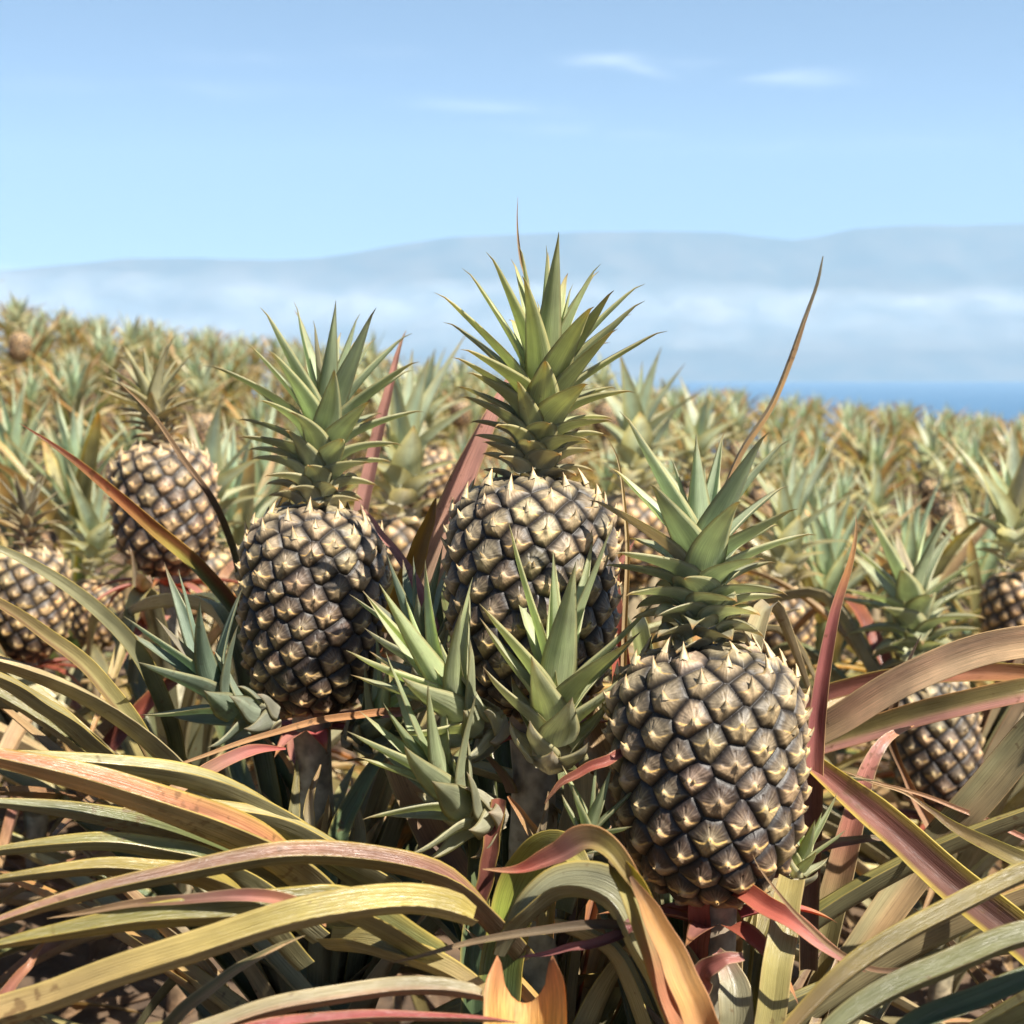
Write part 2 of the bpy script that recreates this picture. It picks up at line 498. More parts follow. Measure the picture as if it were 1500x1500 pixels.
    bl = np.clip(-0.12 + 0.85 * np.clip(e, 0, 1) ** 2.0 + 0.45 * (streak - 0.5) + 0.40 * up_f + rg.normal(size=neye)[near] * 0.10, 0, 1)
    cu = dark + (bloom - dark) * bl[:, None]
    cu = cu + (np.array([0.27, 0.23, 0.15]) - cu) * (up_f * 0.30)[:, None]
    star = np.clip(1 - np.hypot(a, (b + 0.02)) / (0.24 + 0.16 * streak), 0, 1)
    cu = cu + (cream - cu) * (star * 0.55)[:, None]
    cb = brc * (0.85 + 0.3 * (streak[:, None] - 0.5)) + (cream - brc) * (0.30 * up_f[:, None] + 0.25 * ridge[:, None])
    C = cu * (1 - bract[:, None]) + cb * bract[:, None]
    line = np.exp(-((lip + 0.01) / 0.042) ** 2) * (np.abs(a) < 0.95) * np.clip(e / 0.15, 0, 1)
    side_k = rg.uniform(0.25, 1.0, neye)[near]
    C = C + (yel - C) * (line * side_k * 0.9)[:, None]
    g = np.clip(1 - e / 0.30, 0, 1) ** 0.75
    C = C + (gro - C) * g[:, None]
    dk = np.clip((e - 0.10) / 0.35, 0, 1)
    C = C * (0.55 + 0.45 * dk)[:, None]
    C = C * np.clip(1 + 0.20 * rg.normal(size=neye), 0.55, 1.6)[near][:, None] * (1 + 0.025 * rg.normal(size=(neye, 3)))[near]
    if ripe:
        C = C * (1 - ripe) + C * np.array([1.5, 1.1, .7]) * ripe
    C = np.clip(C * np.array(tone), 0.004, 0.85)
    tf = lambda p: base + p[..., 0:1] * X + p[..., 1:2] * Y + p[..., 2:3] * ax
    i0 = np.arange(nv - 1)[:, None] * nu; j = np.arange(nu)
    f = np.stack([i0 + j, i0 + (j + 1) % nu, i0 + nu + (j + 1) % nu, i0 + nu + j], -1)
    U = np.stack([TH.ravel(), Q.ravel()], -1)
    mb.add(tf(V), f, C, U)
    if not spikes:
        return
    for k in range(neye):
        fk = fr[k]
        uf = max(0.0, (fk - 0.45) / 0.55)
        Ln = s * (0.30 + 0.95 * uf ** 1.3) * rg.uniform(0.75, 1.25) * spike_len
        w = s * (0.17 + 0.46 * uf ** 1.1)
        p0 = E[k] + EU[k] * s * (-0.16 - 0.35 * uf) + EN[k] * s * 0.50
        ss = np.linspace(0, 1, 7)
        lift = 0.55 - 0.30 * uf + rg.normal() * 0.12
        dirs = EU[k][None] * (1 - 0.25 * ss[:, None]) + EN[k][None] * (lift + 0.15 * ss[:, None]) + ER[k][None] * rg.normal() * 0.12
        if uf > 0.5:      # upper bracts stand more upright
            dirs = dirs + np.array([0, 0, 0.6]) * (uf - 0.3)
        dirs = norm(dirs)
        Pp = p0 + np.concatenate([[np.zeros(3)], np.cumsum(dirs[:-1] * Ln / 6, axis=0)])
        Wd = np.maximum(w * (1 - ss ** 0.9) * (1 - 0.25 * ss), 0.0002)
        nn = -EN[k][None] * np.ones((7, 1)) + EU[k][None] * 0.2
        tip = np.array([0.44, 0.27, 0.10]) * rg.uniform(0.6, 1.1); cr = np.array([0.42, 0.33, 0.20]) * (0.45 + 0.55 * uf); tip = tip * (0.6 + 0.4 * uf)
        Pw = tf(Pp)
        nw = nn[:, 0:1] * X + nn[:, 1:2] * Y + nn[:, 2:3] * ax
        strip(mb, Pw, Wd, nw, [(0, cr * 0.8), (0.4, cr), (0.75, tip), (1, np.array([0.22, 0.11, 0.05]))], edge=(0.50, 0.34, 0.12),
              under=cr * 1.1, fold=0.6, th=0.0010, m=2, seed=seed * 7 + k, edge_amt=0.5)


# ------------------------------------------------------------------ long leaves
def gen_leaf_path(p0, az, elev0, length, droop, n=26, side=0.0, kink=None, wig=None):
    ss = np.linspace(0, 1, n)
    el = elev0 - droop * ss ** 1.3
    if kink: el = el - kink[1] / (1 + np.exp(-(ss - kink[0]) * 60))
    if wig: el = el + wig[0] * np.sin(ss * 9 + wig[1]) + wig[0] * 0.5 * np.sin(ss * 21 + wig[2])
    azv = az + side * ss ** 2
    d = np.stack([np.cos(el) * np.cos(azv), np.cos(el) * np.sin(azv), np.sin(el)], 1)
    st = length / (n - 1)
    P = np.asarray(p0) + np.concatenate([[np.zeros(3)], np.cumsum((d[:-1] + d[1:]) / 2 * st, axis=0)])
    N_ = np.stack([-np.sin(el) * np.cos(azv), -np.sin(el) * np.sin(azv), np.cos(el)], 1)
    return P, N_


PALS = [
    ([(0, DARKG), (0.3, GREEN), (0.7, OLIVE), (1, TAN)], YELLOW, GREEN),
    ([(0, GREEN), (0.4, GREY), (0.75, KHAKI), (1, ORANGE)], YELLOW, GREY),
    ([(0, GREY), (0.5, PALE), (0.85, TAN), (1, BROWN)], CREAM, PALE),
    ([(0, GREEN), (0.35, OLIVE), (0.6, PINK), (0.85, TAN), (1, BROWN)], ORANGE, MAROON),
    ([(0, OLIVE), (0.4, KHAKI), (0.8, ORANGE), (1, BROWN)], YELLOW, OLIVE),
    ([(0, KHAKI), (0.4, TAN), (1, BROWN)], CREAM, TAN),
    ([(0, GREEN), (0.4, RED), (0.75, ORANGE), (1, TAN)], ORANGE, MAROON),
    ([(0, DARKG), (0.6, GREEN), (1, KHAKI)], KHAKI, DARKG),
]


def pal_pick(r, w=(4, 5, 4, 2, 3, 2, 1, 3)):
    return PALS[r.choices(range(8), w)[0]]


# ------------------------------------------------------------------ setting: sky, sun, ground, sea, island, clouds, haze
SUN_TO = norm([0.46, -0.42, 0.78])
W = bpy.data.worlds.new('World'); S.world = W
W.use_nodes = True
wn, wl = W.node_tree.nodes, W.node_tree.links
wn.clear()
wo = wn.new('ShaderNodeOutputWorld'); bg = wn.new('ShaderNodeBackground')
sky = wn.new('ShaderNodeTexSky'); sky.sky_type = 'NISHITA'; sky.sun_disc = False
sky.sun_elevation = math.asin(SUN_TO[2]); sky.sun_rotation = math.atan2(SUN_TO[0], SUN_TO[1])
sky.altitude = 60; sky.air_density = 0.60; sky.dust_density = 0.6; sky.ozone_density = 1.5
bg.inputs['Strength'].default_value = 0.050
wtc = wn.new('ShaderNodeTexCoord')
# thin cirrus streaks high in the sky
sep = wn.new('ShaderNodeSeparateXYZ'); wl.new(wtc.outputs['Generated'], sep.inputs[0])


def wmath(op, a, b=None, c=None):
    n_ = wn.new('ShaderNodeMath'); n_.operation = op
    for k_, q_ in enumerate((a, b, c)):
        if q_ is None: continue
        if isinstance(q_, (int, float)): n_.inputs[k_].default_value = q_
        else: wl.new(q_, n_.inputs[k_])
    return n_.outputs[0]


az_ = wmath('ARCTAN2', sep.outputs['X'], sep.outputs['Y'])
el_ = wmath('ARCSINE', sep.outputs['Z'])
cmb = wn.new('ShaderNodeCombineXYZ')
wl.new(az_, cmb.inputs[0]); wl.new(el_, cmb.inputs[1])
cm = wn.new('ShaderNodeMapping'); cm.inputs['Scale'].default_value = (9, 46, 1); cm.inputs['Rotation'].default_value = (0, 0, 0.05)
wl.new(cmb.outputs[0], cm.inputs[0])
cn = wn.new('ShaderNodeTexNoise'); cn.inputs['Scale'].default_value = 1.6; cn.inputs['Detail'].default_value = 6
cn.inputs['Distortion'].default_value = 0.6
wl.new(cm.outputs[0], cn.inputs['Vector'])


def streak(px, py, wx, wy, slope, amt):
    d_ = norm(at(px, py, 1.0) - CAM)
    a0, e0 = math.atan2(d_[0], d_[1]), math.asin(d_[2])
    da = wmath('SUBTRACT', az_, a0)
    de = wmath('SUBTRACT', wmath('SUBTRACT', el_, e0), wmath('MULTIPLY', da, slope))
    ua = wmath('DIVIDE', da, wx / FPX); ue = wmath('DIVIDE', de, wy / FPX)
    g_ = wmath('ADD', wmath('MULTIPLY', ua, ua), wmath('MULTIPLY', ue, ue))
    return wmath('MULTIPLY', wmath('EXPONENT', wmath('MULTIPLY', g_, -1.0)), amt)


tot = streak(885, 88, 48, 9, 0.02, 0.75)
for q_ in ((945, 103, 40, 7, -0.22, 0.65), (1130, 111, 85, 10, -0.10, 0.9), (710, 157, 110, 9, -0.05, 0.45), (560, 75, 60, 8, 0.0, 0.15),
           (350, 85, 90, 9, 0.0, 0.2), (850, 192, 120, 9, -0.04, 0.3), (250, 130, 200, 14, 0.02, 0.2), (1250, 210, 220, 12, 0.02, 0.2), (1100, 98, 110, 6, -0.08, 0.5)):
    tot = wmath('ADD', tot, streak(*q_))
cr_ = wn.new('ShaderNodeMapRange'); cr_.inputs['From Min'].default_value = 0.36; cr_.inputs['From Max'].default_value = 0.64
wl.new(cn.outputs['Fac'], cr_.inputs['Value'])
cfac = wmath('MULTIPLY', wmath('MULTIPLY', tot, cr_.outputs['Result']), 0.48)
wmix = wn.new('ShaderNodeMix'); wmix.data_type = 'RGBA'
wl.new(cfac, wmix.inputs['Factor'])
wl.new(sky.outputs[0], wmix.inputs['A']); wmix.inputs['B'].default_value = (9.0, 9.3, 9.6, 1)
wl.new(wmix.outputs['Result'], bg.inputs['Color'])
wl.new(bg.outputs[0], wo.inputs['Surface'])

sl = bpy.data.lights.new('sun', 'SUN'); sl.energy = 5.0; sl.angle = math.radians(0.53); sl.color = (1.0, 0.935, 0.83)
so = bpy.data.objects.new('sun', sl); COL.objects.link(so)
so.rotation_euler = Vector((-SUN_TO[0], -SUN_TO[1], -SUN_TO[2])).to_track_quat('-Z', 'Y').to_euler()


def grid_mesh(name, xs, ys, zf, mat):
    X, Y = np.meshgrid(xs, ys)
    V = np.stack([X, Y, zf(X, Y)], -1).reshape(-1, 3)
    nx, ny = len(xs), len(ys)
    i = np.arange(ny - 1)[:, None] * nx + np.arange(nx - 1)[None]
    F = np.stack([i, i + 1, i + nx + 1, i + nx], -1).reshape(-1, 4)
    mb = MB(); mb.add(V, F, (0.2, 0.2, 0.2), np.zeros((len(V), 2)))
    return mb.build(name, mat)


def simple_mat(name, c1, c2, scale, rough=0.9, bump=0.6, bdist=0.02, detail=6):
    m, N, L = nt(name)
    out = N.new('ShaderNodeOutputMaterial'); bs = N.new('ShaderNodeBsdfPrincipled')
    tc = N.new('ShaderNodeTexCoord')
    n = N.new('ShaderNodeTexNoise'); n.inputs['Scale'].default_value = scale; n.inputs['Detail'].default_value = detail
    L.new(tc.outputs['Object'], n.inputs['Vector'])
    mx = N.new('ShaderNodeMix'); mx.data_type = 'RGBA'
    r = N.new('ShaderNodeMapRange'); r.inputs['From Min'].default_value = 0.35; r.inputs['From Max'].default_value = 0.65
    L.new(n.outputs['Fac'], r.inputs['Value']); L.new(r.outputs['Result'], mx.inputs['Factor'])
    mx.inputs['A'].default_value = (*c1, 1); mx.inputs['B'].default_value = (*c2, 1)
    L.new(mx.outputs['Result'], bs.inputs['Base Color'])
    bs.inputs['Roughness'].default_value = rough
    bp = N.new('ShaderNodeBump'); bp.inputs['Strength'].default_value = bump; bp.inputs['Distance'].default_value = bdist
    L.new(n.outputs['Fac'], bp.inputs['Height']); L.new(bp.outputs['Normal'], bs.inputs['Normal'])
    L.new(bs.outputs[0], out.inputs['Surface'])
    return m


M_SOIL = simple_mat('field_soil', (0.045, 0.028, 0.017), (0.115, 0.072, 0.040), 14, 0.95, 0.8, 0.03)
M_SEA = simple_mat('sea_water', (0.012, 0.070, 0.150), (0.018, 0.085, 0.175), 0.02, 0.5, 0.4, 1.5)
M_ISLE = simple_mat('island_slopes', (0.030, 0.040, 0.035), (0.07, 0.065, 0.050), 0.004, 0.95, 0.3, 20)
SEA_Z = -60.0


def land(x, y):
    z = ground_z(x, y)
    far = np.clip(y - 45, 0, None)
    return np.maximum(z - far * 0.35, SEA_Z - 6)


ys = np.concatenate([np.linspace(-8, 14, 90), np.linspace(14.5, 60, 60), np.linspace(66, 400, 40)])
xs = np.concatenate([np.linspace(-260, -22, 30), np.linspace(-20, 20, 120), np.linspace(22, 260, 30)])
tag(grid_mesh('ground', xs, ys, land, M_SOIL), kind='structure')
tag(grid_mesh('sea', np.linspace(-3900, 3900, 40), np.linspace(150, 6900, 40), lambda x, y: SEA_Z + 0 * x, M_SEA), kind='structure')

ISD = 9000.0
prof = [(-600, 450), (-200, 415), (0, 397), (60, 391), (130, 385), (200, 378), (300, 377), (400, 381), (470, 378), (530, 368), (600, 356), (660, 348), (720, 344),
        (800, 341), (900, 339), (1000, 338), (1060, 341), (1110, 347), (1155, 352), (1195, 345), (1240, 335), (1300, 331), (1400, 330),
        (1500, 326), (1650, 322), (1900, 335), (2300, 430)]
prng = np.random.default_rng(5)


def isle_z(x, y):
    px = 750 + x / ISD * FPX
    top = (541 - np.interp(px, [p[0] for p in prof], [p[1] for p in prof])) / FPX * ISD + CZ
    k = np.clip(1 - np.abs(y - ISD) / 1500, 0, 1) ** 1.2
    rv = 0.05 * np.sin(x / 160 + np.sin(y / 300) * 2) + 0.035 * np.sin(x / 67 + y / 200)
    return SEA_Z - 10 + (top - SEA_Z + 10) * k * (1 + rv * (1 - k) * 2)


tag(grid_mesh('hills', np.linspace(-5800, 6200, 220), np.linspace(ISD - 1480, ISD + 1480, 50), isle_z, M_ISLE), kind='structure')


def volume_mat(name, color, density, aniso=0.0):
    m, N, L = nt(name)
    out = N.new('ShaderNodeOutputMaterial')
    v = N.new('ShaderNodeVolumePrincipled')
    v.inputs['Color'].default_value = (*color, 1); v.inputs['Density'].default_value = density
    v.inputs['Anisotropy'].default_value = aniso
    L.new(v.outputs[0], out.inputs['Volume'])
    return m


def cloud_material():
    m, N, L = nt('cloud_vapour')
    out = N.new('ShaderNodeOutputMaterial')
    col = N.new('ShaderNodeVertexColor'); col.layer_name = 'Col'
    tc = N.new('ShaderNodeTexCoord')
    mp = N.new('ShaderNodeMapping'); mp.inputs['Scale'].default_value = (0.0042, 0.0042, 0.0072)
    L.new(tc.outputs['Object'], mp.inputs['Vector'])
    n = N.new('ShaderNodeTexNoise'); n.inputs['Scale'].default_value = 1.0; n.inputs['Detail'].default_value = 7; n.inputs['Roughness'].default_value = 0.6
    L.new(mp.outputs[0], n.inputs['Vector'])
    r = N.new('ShaderNodeMapRange'); r.interpolation_type = 'SMOOTHSTEP'
    r.inputs['From Min'].default_value = 0.36; r.inputs['From Max'].default_value = 0.66
    r.inputs['To Min'].default_value = 0.55; r.inputs['To Max'].default_value = 1.15
    L.new(n.outputs['Fac'], r.inputs['Value'])
    mu = N.new('ShaderNodeMath'); mu.operation = 'MULTIPLY'
    L.new(r.outputs['Result'], mu.inputs[0]); L.new(col.outputs['Color'], mu.inputs[1])
    d = N.new('ShaderNodeBsdfDiffuse'); d.inputs['Color'].default_value = (0.88, 0.88, 0.88, 1)
    t = N.new('ShaderNodeBsdfTransparent')
    ms = N.new('ShaderNodeMixShader')
    L.new(mu.outputs[0], ms.inputs['Fac']); L.new(t.outputs[0], ms.inputs[1]); L.new(d.outputs[0], ms.inputs[2])
    L.new(ms.outputs[0], out.inputs['Surface'])
    return m


def cloud_bank():
    """A long low bank of thin vapour, ragged at its top and bottom."""
    rg = np.random.default_rng(11)
    nx, na = 420, 72
    xs_ = np.linspace(-3700, 3700, nx)
    a = np.linspace(0, 2 * PI, na, endpoint=False)
    ph = rg.uniform(0, 6.28, 60)
    px = 750 + xs_ / 7300 * FPX
    PXM = 7300 / FPX
    lump = sum(np.sin(xs_ / (60 + 45 * k) + ph[k]) for k in range(8)) / 4.0
    top = (541 - np.interp(px, [-400, 0, 60, 130, 400, 620, 900, 1300, 1500, 1900], [362, 372, 380, 389, 396, 398, 406, 416, 416, 414])) * PXM + lump * 14
    bot = (541 - np.interp(px, [-400, 0, 500, 1000, 1500, 1900], [548, 545, 540, 525, 515, 515])) * PXM + lump[::-1] * 14
    V, C = [], []
    for i in range(nx):
        env = max(0.02, 1 - abs(xs_[i] / 3700) ** 8)
        c, hh = (top[i] + bot[i]) / 2, (top[i] - bot[i]) / 2 * env
        ca, sa = np.cos(a), np.sin(a)
        bumps = 1 + 0.05 * np.sin(a * 3 + xs_[i] / 355 + ph[20]) + 0.04 * np.sin(a * 5 - xs_[i] / 283 + ph[21])
        V.append(np.stack([xs_[i] + 0 * a, 7450 + 300 * ca * bumps * env, c + hh * sa * np.minimum(bumps, 1.12)], -1))
        fade = np.clip((1 - sa) / 0.5, 0, 1) * np.clip((1 + sa) / 0.9, 0, 1)
        C.append(np.repeat((fade ** 1.3 * 0.17)[:, None], 3, 1))
    V = np.array(V).reshape(-1, 3)
    i0 = np.arange(nx - 1)[:, None] * na; j = np.arange(na)
    F = np.stack([i0 + j, i0 + na + j, i0 + na + (j + 1) % na, i0 + (j + 1) % na], -1)
    mb = MB(); mb.add(V, F, np.array(C).reshape(-1, 3), np.zeros((len(V), 2)))
    return mb.build('clouds', cloud_material())


tag(cloud_bank(), kind='stuff')
hz = MB()
x0, x1, y0, y1, z0, z1 = -3950, 3950, -600, 6950, SEA_Z - 8, 1050
hv = np.array([[x, y, z] for z in (z0, z1) for y in (y0, y1) for x in (x0, x1)], float)
hz.add(hv, [[0, 2, 3, 1], [4, 5, 7, 6], [0, 1, 5, 4], [2, 6, 7, 3], [0, 4, 6, 2], [1, 3, 7, 5]], (1, 1, 1), np.zeros((8, 2)))
ho = hz.build('haze', volume_mat('sea_air', (0.50, 0.72, 0.92), 1.25e-4, 0.0))
tag(ho, kind='stuff')
for p_ in ho.data.polygons: p_.use_smooth = False

# ------------------------------------------------------------------ the ripe pineapples at the front
#        px box x0,y0,x1,y1, depth : nothing that is not meant to may stand in front of these
GUARD = [(335, 440, 600, 1050, 1.24), (225, 850, 420, 1060, 1.2), (640, 280, 960, 1060, 1.06), (500, 790, 940, 1230, 0.99),
         (880, 590, 1190, 1330, 0.98), (150, 510, 320, 850, 1.8), (0, 690, 110, 975, 2.2), (1250, 770, 1495, 980, 1.85), (1310, 1050, 1455, 1190, 1.85), (620, 1220, 1120, 1560, 0.9), (-30, 1090, 540, 1500, 1.08), (1180, 1190, 1530, 1500, 1.0)]


def clear_of(P, ymin=820, near=0.42):
    x, y, d = proj(P)
    if np.any((d < near) & (d > -0.05) & (np.abs(x - 750) < 1200)): return False
    inside = (x > -40) & (x < 1540) & (d > 0)
    if np.any(inside & (y < ymin) & (d < 2.8)): return False
    for (a, b, c, e, dd) in GUARD:
        if np.any((x > a - 12) & (x < c + 12) & (y > b) & (y < e - 8) & (d < dd) & (d > 0)): return False
    return True


HERO = {}


def new_plant(key, px, py, d, label, group=None):
    p = at(px, py, d)
    g = np.array([p[0], p[1], float(ground_z(p[0], p[1]))])
    o = empty('pineapple_plant', g)
    tag(o, label, 'pineapple plant', group)
    HERO[key] = (o, g)
    return o, g, p


def put(mb, name, mat, key, label=None):
    o, g = HERO[key]
    c = mb.build(name, mat, o, g)
    if label: c['label'] = label
    return c


LEAF_N = [0]


def traced(key, pts, wpx, stops, edge=YELLOW, upw=0.35, phi=0.0, twist=0.0, fold=0.55, mid=None, half=None, prof='sword', mat=None,
           wob=0.0, label=None, roll=0.0, th=0.0018, under=SILVER, n=40, edge_amt=0.95, edge_w=0.90, name='leaf'):
    """A leaf that runs, base to tip, through points of the place; width as seen in photo pixels."""
    LEAF_N[0] += 1
    deep = upw >= 0.35
    if deep: upw = min(0.86, upw + 0.34)
    pts = [(a_, b_, d_ if d_ > 0.85 else 0.85 - (0.85 - d_) * 0.55) for a_, b_, d_ in pts]
    Pw = np.array([at(*p) for p in pts])
    P = catmull(Pw, n)
    rj = np.random.default_rng(LEAF_N[0] + 400); tj = np.linspace(0, 1, n)
    for a_, ax_ in ((0.0006, UP), (0.0006, RIGHT)):
        P = P + (a_ * (np.sin(tj * rj.uniform(6, 12) + rj.uniform(0, 6)) + 0.6 * np.sin(tj * rj.uniform(16, 26) + rj.uniform(0, 6))))[:, None] * ax_
    if wob == 0: wob = 0.025
    T = norm(np.gradient(P, axis=0))
    tocam = norm(CAM - P)
    a = norm(tocam - (tocam * T).sum(1, keepdims=True) * T)
    u = np.array([0, 0, 1.0]) - T[:, 2:3] * T
    u = u / np.maximum(np.linalg.norm(u, axis=1, keepdims=True), 0.25)
    N0 = norm(a * (1 - upw) + u * upw)
    B0 = np.cross(T, N0)
    ph = math.radians(phi) + math.radians(twist) * np.linspace(0, 1, n)
    N1 = np.cos(ph)[:, None] * N0 + np.sin(ph)[:, None] * B0
    _, _, dep = proj(P)
    t = np.linspace(0, 1, n)
    if prof == 'sword': w = sword_profile(t)
    elif prof == 'lance': w = lance_profile(t)
    elif prof == 'cut': w = 0.9 + 0.1 * np.sin(t * PI)
    elif prof == 'taperboth': w = np.sin(np.clip(t, 0, 1) * PI) ** 0.7
    else: w = np.interp(t, [q[0] for q in prof], [q[1] for q in prof])
    W_ = np.maximum(w, 0.01) * wpx / 2 / FPX * float(np.median(dep))
    fold = fold * 1.3
    if deep: fold = max(fold, 0.95)
    W_ = W_ * math.sqrt(1 + min(fold, 0.8) ** 2) * (0.98 if deep else 0.82)
    mb = MB()
    strip(mb, P, W_, N1, stops, edge=edge, mid=mid, half=half, fold=fold, th=th, m=6, seed=LEAF_N[0] * 13 + 5, wob=wob, roll=roll,
          under=under, edge_amt=edge_amt, edge_w=edge_w)
    return put(mb, name, mat or M_LEAF, key, label)


def fill_leaves(key, n, seed, h0=0.10, h1=0.36, lens=(0.5, 0.8), exclude=None, ymin=820, weights=(4, 5, 4, 2, 3, 2, 1, 3), elev=(14, 78), dr=(20, 75)):
    o, g = HERO[key]
    r = random.Random(seed)
    k = tries = 0
    while k < n and tries < n * 40:
        tries += 1
        f = k / n
        az = r.uniform(0, 2 * PI)
        e0 = math.radians(elev[0] + (elev[1] - elev[0]) * f ** 0.8 + r.uniform(-10, 10))
        L_ = r.uniform(*lens)
        hh = h0 + (h1 - h0) * f + r.uniform(-.02, .02)
        p0 = g + np.array([math.cos(az) * 0.03, math.sin(az) * 0.03, hh])
        kk = (r.uniform(.45, .85), math.radians(r.uniform(25, 80))) if r.random() < .25 else None
        P, N_ = gen_leaf_path(p0, az, e0, L_, math.radians(r.uniform(*dr)), 30, r.uniform(-.5, .5), kk, (r.uniform(0, .035), r.uniform(0, 6), r.uniform(0, 6)))
        if not clear_of(P, ymin): continue
        if np.any(P[:, 2] < ground_z(P[:, 0], P[:, 1]) + 0.01):
            lo = ground_z(P[:, 0], P[:, 1]) + 0.01 + 0.02 * r.random()
            P[:, 2] = np.maximum(P[:, 2], lo)
        st, ed, md = pal_pick(r, weights)
        Nn = N_ + np.cross(norm(np.gradient(P, axis=0)), N_) * r.uniform(-.5, .5) * np.linspace(0, 1, 30)[:, None]
        t = np.linspace(0, 1, 30)
        mb = MB()
        strip(mb, P, np.maximum(sword_profile(t), .01) * r.uniform(0.012, 0.021), Nn, st, edge=ed, mid=md if r.random() < .5 else None,
              fold=r.uniform(.55, 1.15), th=0.0018, wob=0.12 if r.random() < .3 else 0.0, m=4, seed=seed * 1000 + tries, edge_w=0.90)
        put(mb, 'leaf', M_DRY if st[0][1] is KHAKI else M_LEAF, key)
        k += 1


def bracts(key, base, R, n, seed, ln=0.045, droop=0.6):
    r = random.Random(seed)
    for k in range(n):
        az = k * 2 * PI / n + r.uniform(-.3, .3)
        p0 = np.asarray(base) + np.array([math.cos(az) * R * 0.35, math.sin(az) * R * 0.35, -0.012])
        P, N_ = gen_leaf_path(p0, az, math.radians(r.uniform(-5, 25)), ln * r.uniform(.8, 1.5), math.radians(60 * droop * r.uniform(.6, 1.5)), 14)
        mb = MB()
        c = r.choice([PINK, RED, (0.5, 0.13, 0.12)])
        strip(mb, P, np.maximum(lance_profile(np.linspace(0, 1, 14)), .02) * 0.011, N_, [(0, c), (0.6, c), (0.85, ORANGE), (1, BROWN)], edge=ORANGE,
              under=PINK, fold=0.35, th=0.0012, m=3, seed=seed * 31 + k)
        put(mb, 'bract', M_CROWN, key)


def stem(key, top, R=0.016, seed=1, stops=None, lean=(0, 0)):
    o, g = HERO[key]
    top = np.asarray(top)
    b = g + np.array([lean[0], lean[1], -0.02])
    P = catmull([b, b * 0.5 + top * 0.5 + np.array([0.004, 0.003, 0]), top], 26)
    t = np.linspace(0, 1, 26)
    mb = MB()
    tube(mb, P, R * 0.72 * (1.2 - 0.3 * t) * (1 + 0.05 * np.sin(t * 40)), stops or [(0, BROWN), (0.5, (0.27, 0.26, 0.17)), (0.85, (0.32, 0.29, 0.20)), (1, (0.25, 0.18, 0.13))], 16, seed, 0.03)
    put(mb, 'stem', M_STEM, key)
    mb = MB()
    crown(mb, [P[5], P[14], P[23]], 13, seed + 900, [(0, .10), (.6, .075), (1, .05)], [(0, 16), (1, 30)], [(0, .016), (1, .012)], [(0, R * 0.95), (1, R * 0.8)],
          [(0, 14), (1, 22)], low=(0.24, 0.24, 0.13), high=(0.30, 0.20, 0.13), nseg=10, m=3)
    put(mb, 'leaf_sheath', M_CROWN, key)


# ---- right: the nearest pineapple
o, g, p = new_plant('right', 1047, 1318, 0.925, 'nearest pineapple plant, large dark ripe fruit beside a pink upright leaf, wide pale crown', 'ripe pineapples at the front')
dirR = norm(at(1030, 950, 0.93) - at(1047, 1318, 0.925))
f_ = MB(); fruit(f_, p, dirR, 0.0600, 0.166, 150, 3, taper=0.10, spin=0.4); put(f_, 'fruit', M_FRUIT, 'right')
topR = p + dirR * 0.158
c_ = MB(); std_crown(c_, topR, dirR + np.array([0.02, 0.02, 0]), 0.128, 21, rot=0.9, n=50, spread=1.28, longer=1.13, wide=1.5, high=(0.43, 0.51, 0.34), low=(0.46, 0.45, 0.32))
put(c_, 'crown', M_CROWN, 'right')
stem('right', p + dirR * 0.01, 0.022, 1)
bracts('right', p, 0.05, 7, 5, 0.05)

# ---- centre: the tallest
o, g, p = new_plant('centre', 782, 1050, 1.035, 'tallest pineapple plant with its crown against the sky and side shoots below the fruit', 'ripe pineapples at the front')
dirC = norm(at(778, 700, 1.04) - at(782, 1050, 1.035))
f_ = MB(); fruit(f_, p, dirC, 0.0595, 0.176, 156, 5, taper=0.05, spin=2.0); put(f_, 'fruit', M_FRUIT, 'centre')
topC = p + dirC * 0.168
c_ = MB(); std_crown(c_, topC, norm(at(806, 450, 1.04) - at(778, 700, 1.04)), 0.147, 8, rot=2.3, n=64, high=(0.43, 0.49, 0.25), low=(0.43, 0.41, 0.28), longer=1.12, spread=0.97, wide=1.1)
put(c_, 'crown', M_CROWN, 'centre')
stem('centre', p + dirC * 0.01, 0.026, 2, lean=(-0.01, -0.02))
bracts('centre', p, 0.05, 5, 6, 0.04)

# ---- left
o, g, p = new_plant('left', 455, 1046, 1.21, 'pineapple plant left of the tallest one, bluish side shoot at its fruit\'s base', 'ripe pineapples at the front')
dirL = norm(at(462, 745, 1.21) - at(455, 1046, 1.21))
f_ = MB(); fruit(f_, p, dirL, 0.0590, 0.178, 160, 9, taper=0.08, spin=1.0); put(f_, 'fruit', M_FRUIT, 'left')
topL = p + dirL * 0.170
c_ = MB(); std_crown(c_, topL, norm(at(480, 560, 1.22) - at(460, 750, 1.21)), 0.152, 33, rot=0.2, n=56, high=(0.41, 0.49, 0.30), low=(0.42, 0.41, 0.29), spread=1.06, longer=1.12, wide=1.1)
put(c_, 'crown', M_CROWN, 'left')
stem('left', p + dirL * 0.01, 0.024, 3)
bracts('left', p, 0.05, 6, 7, 0.04)

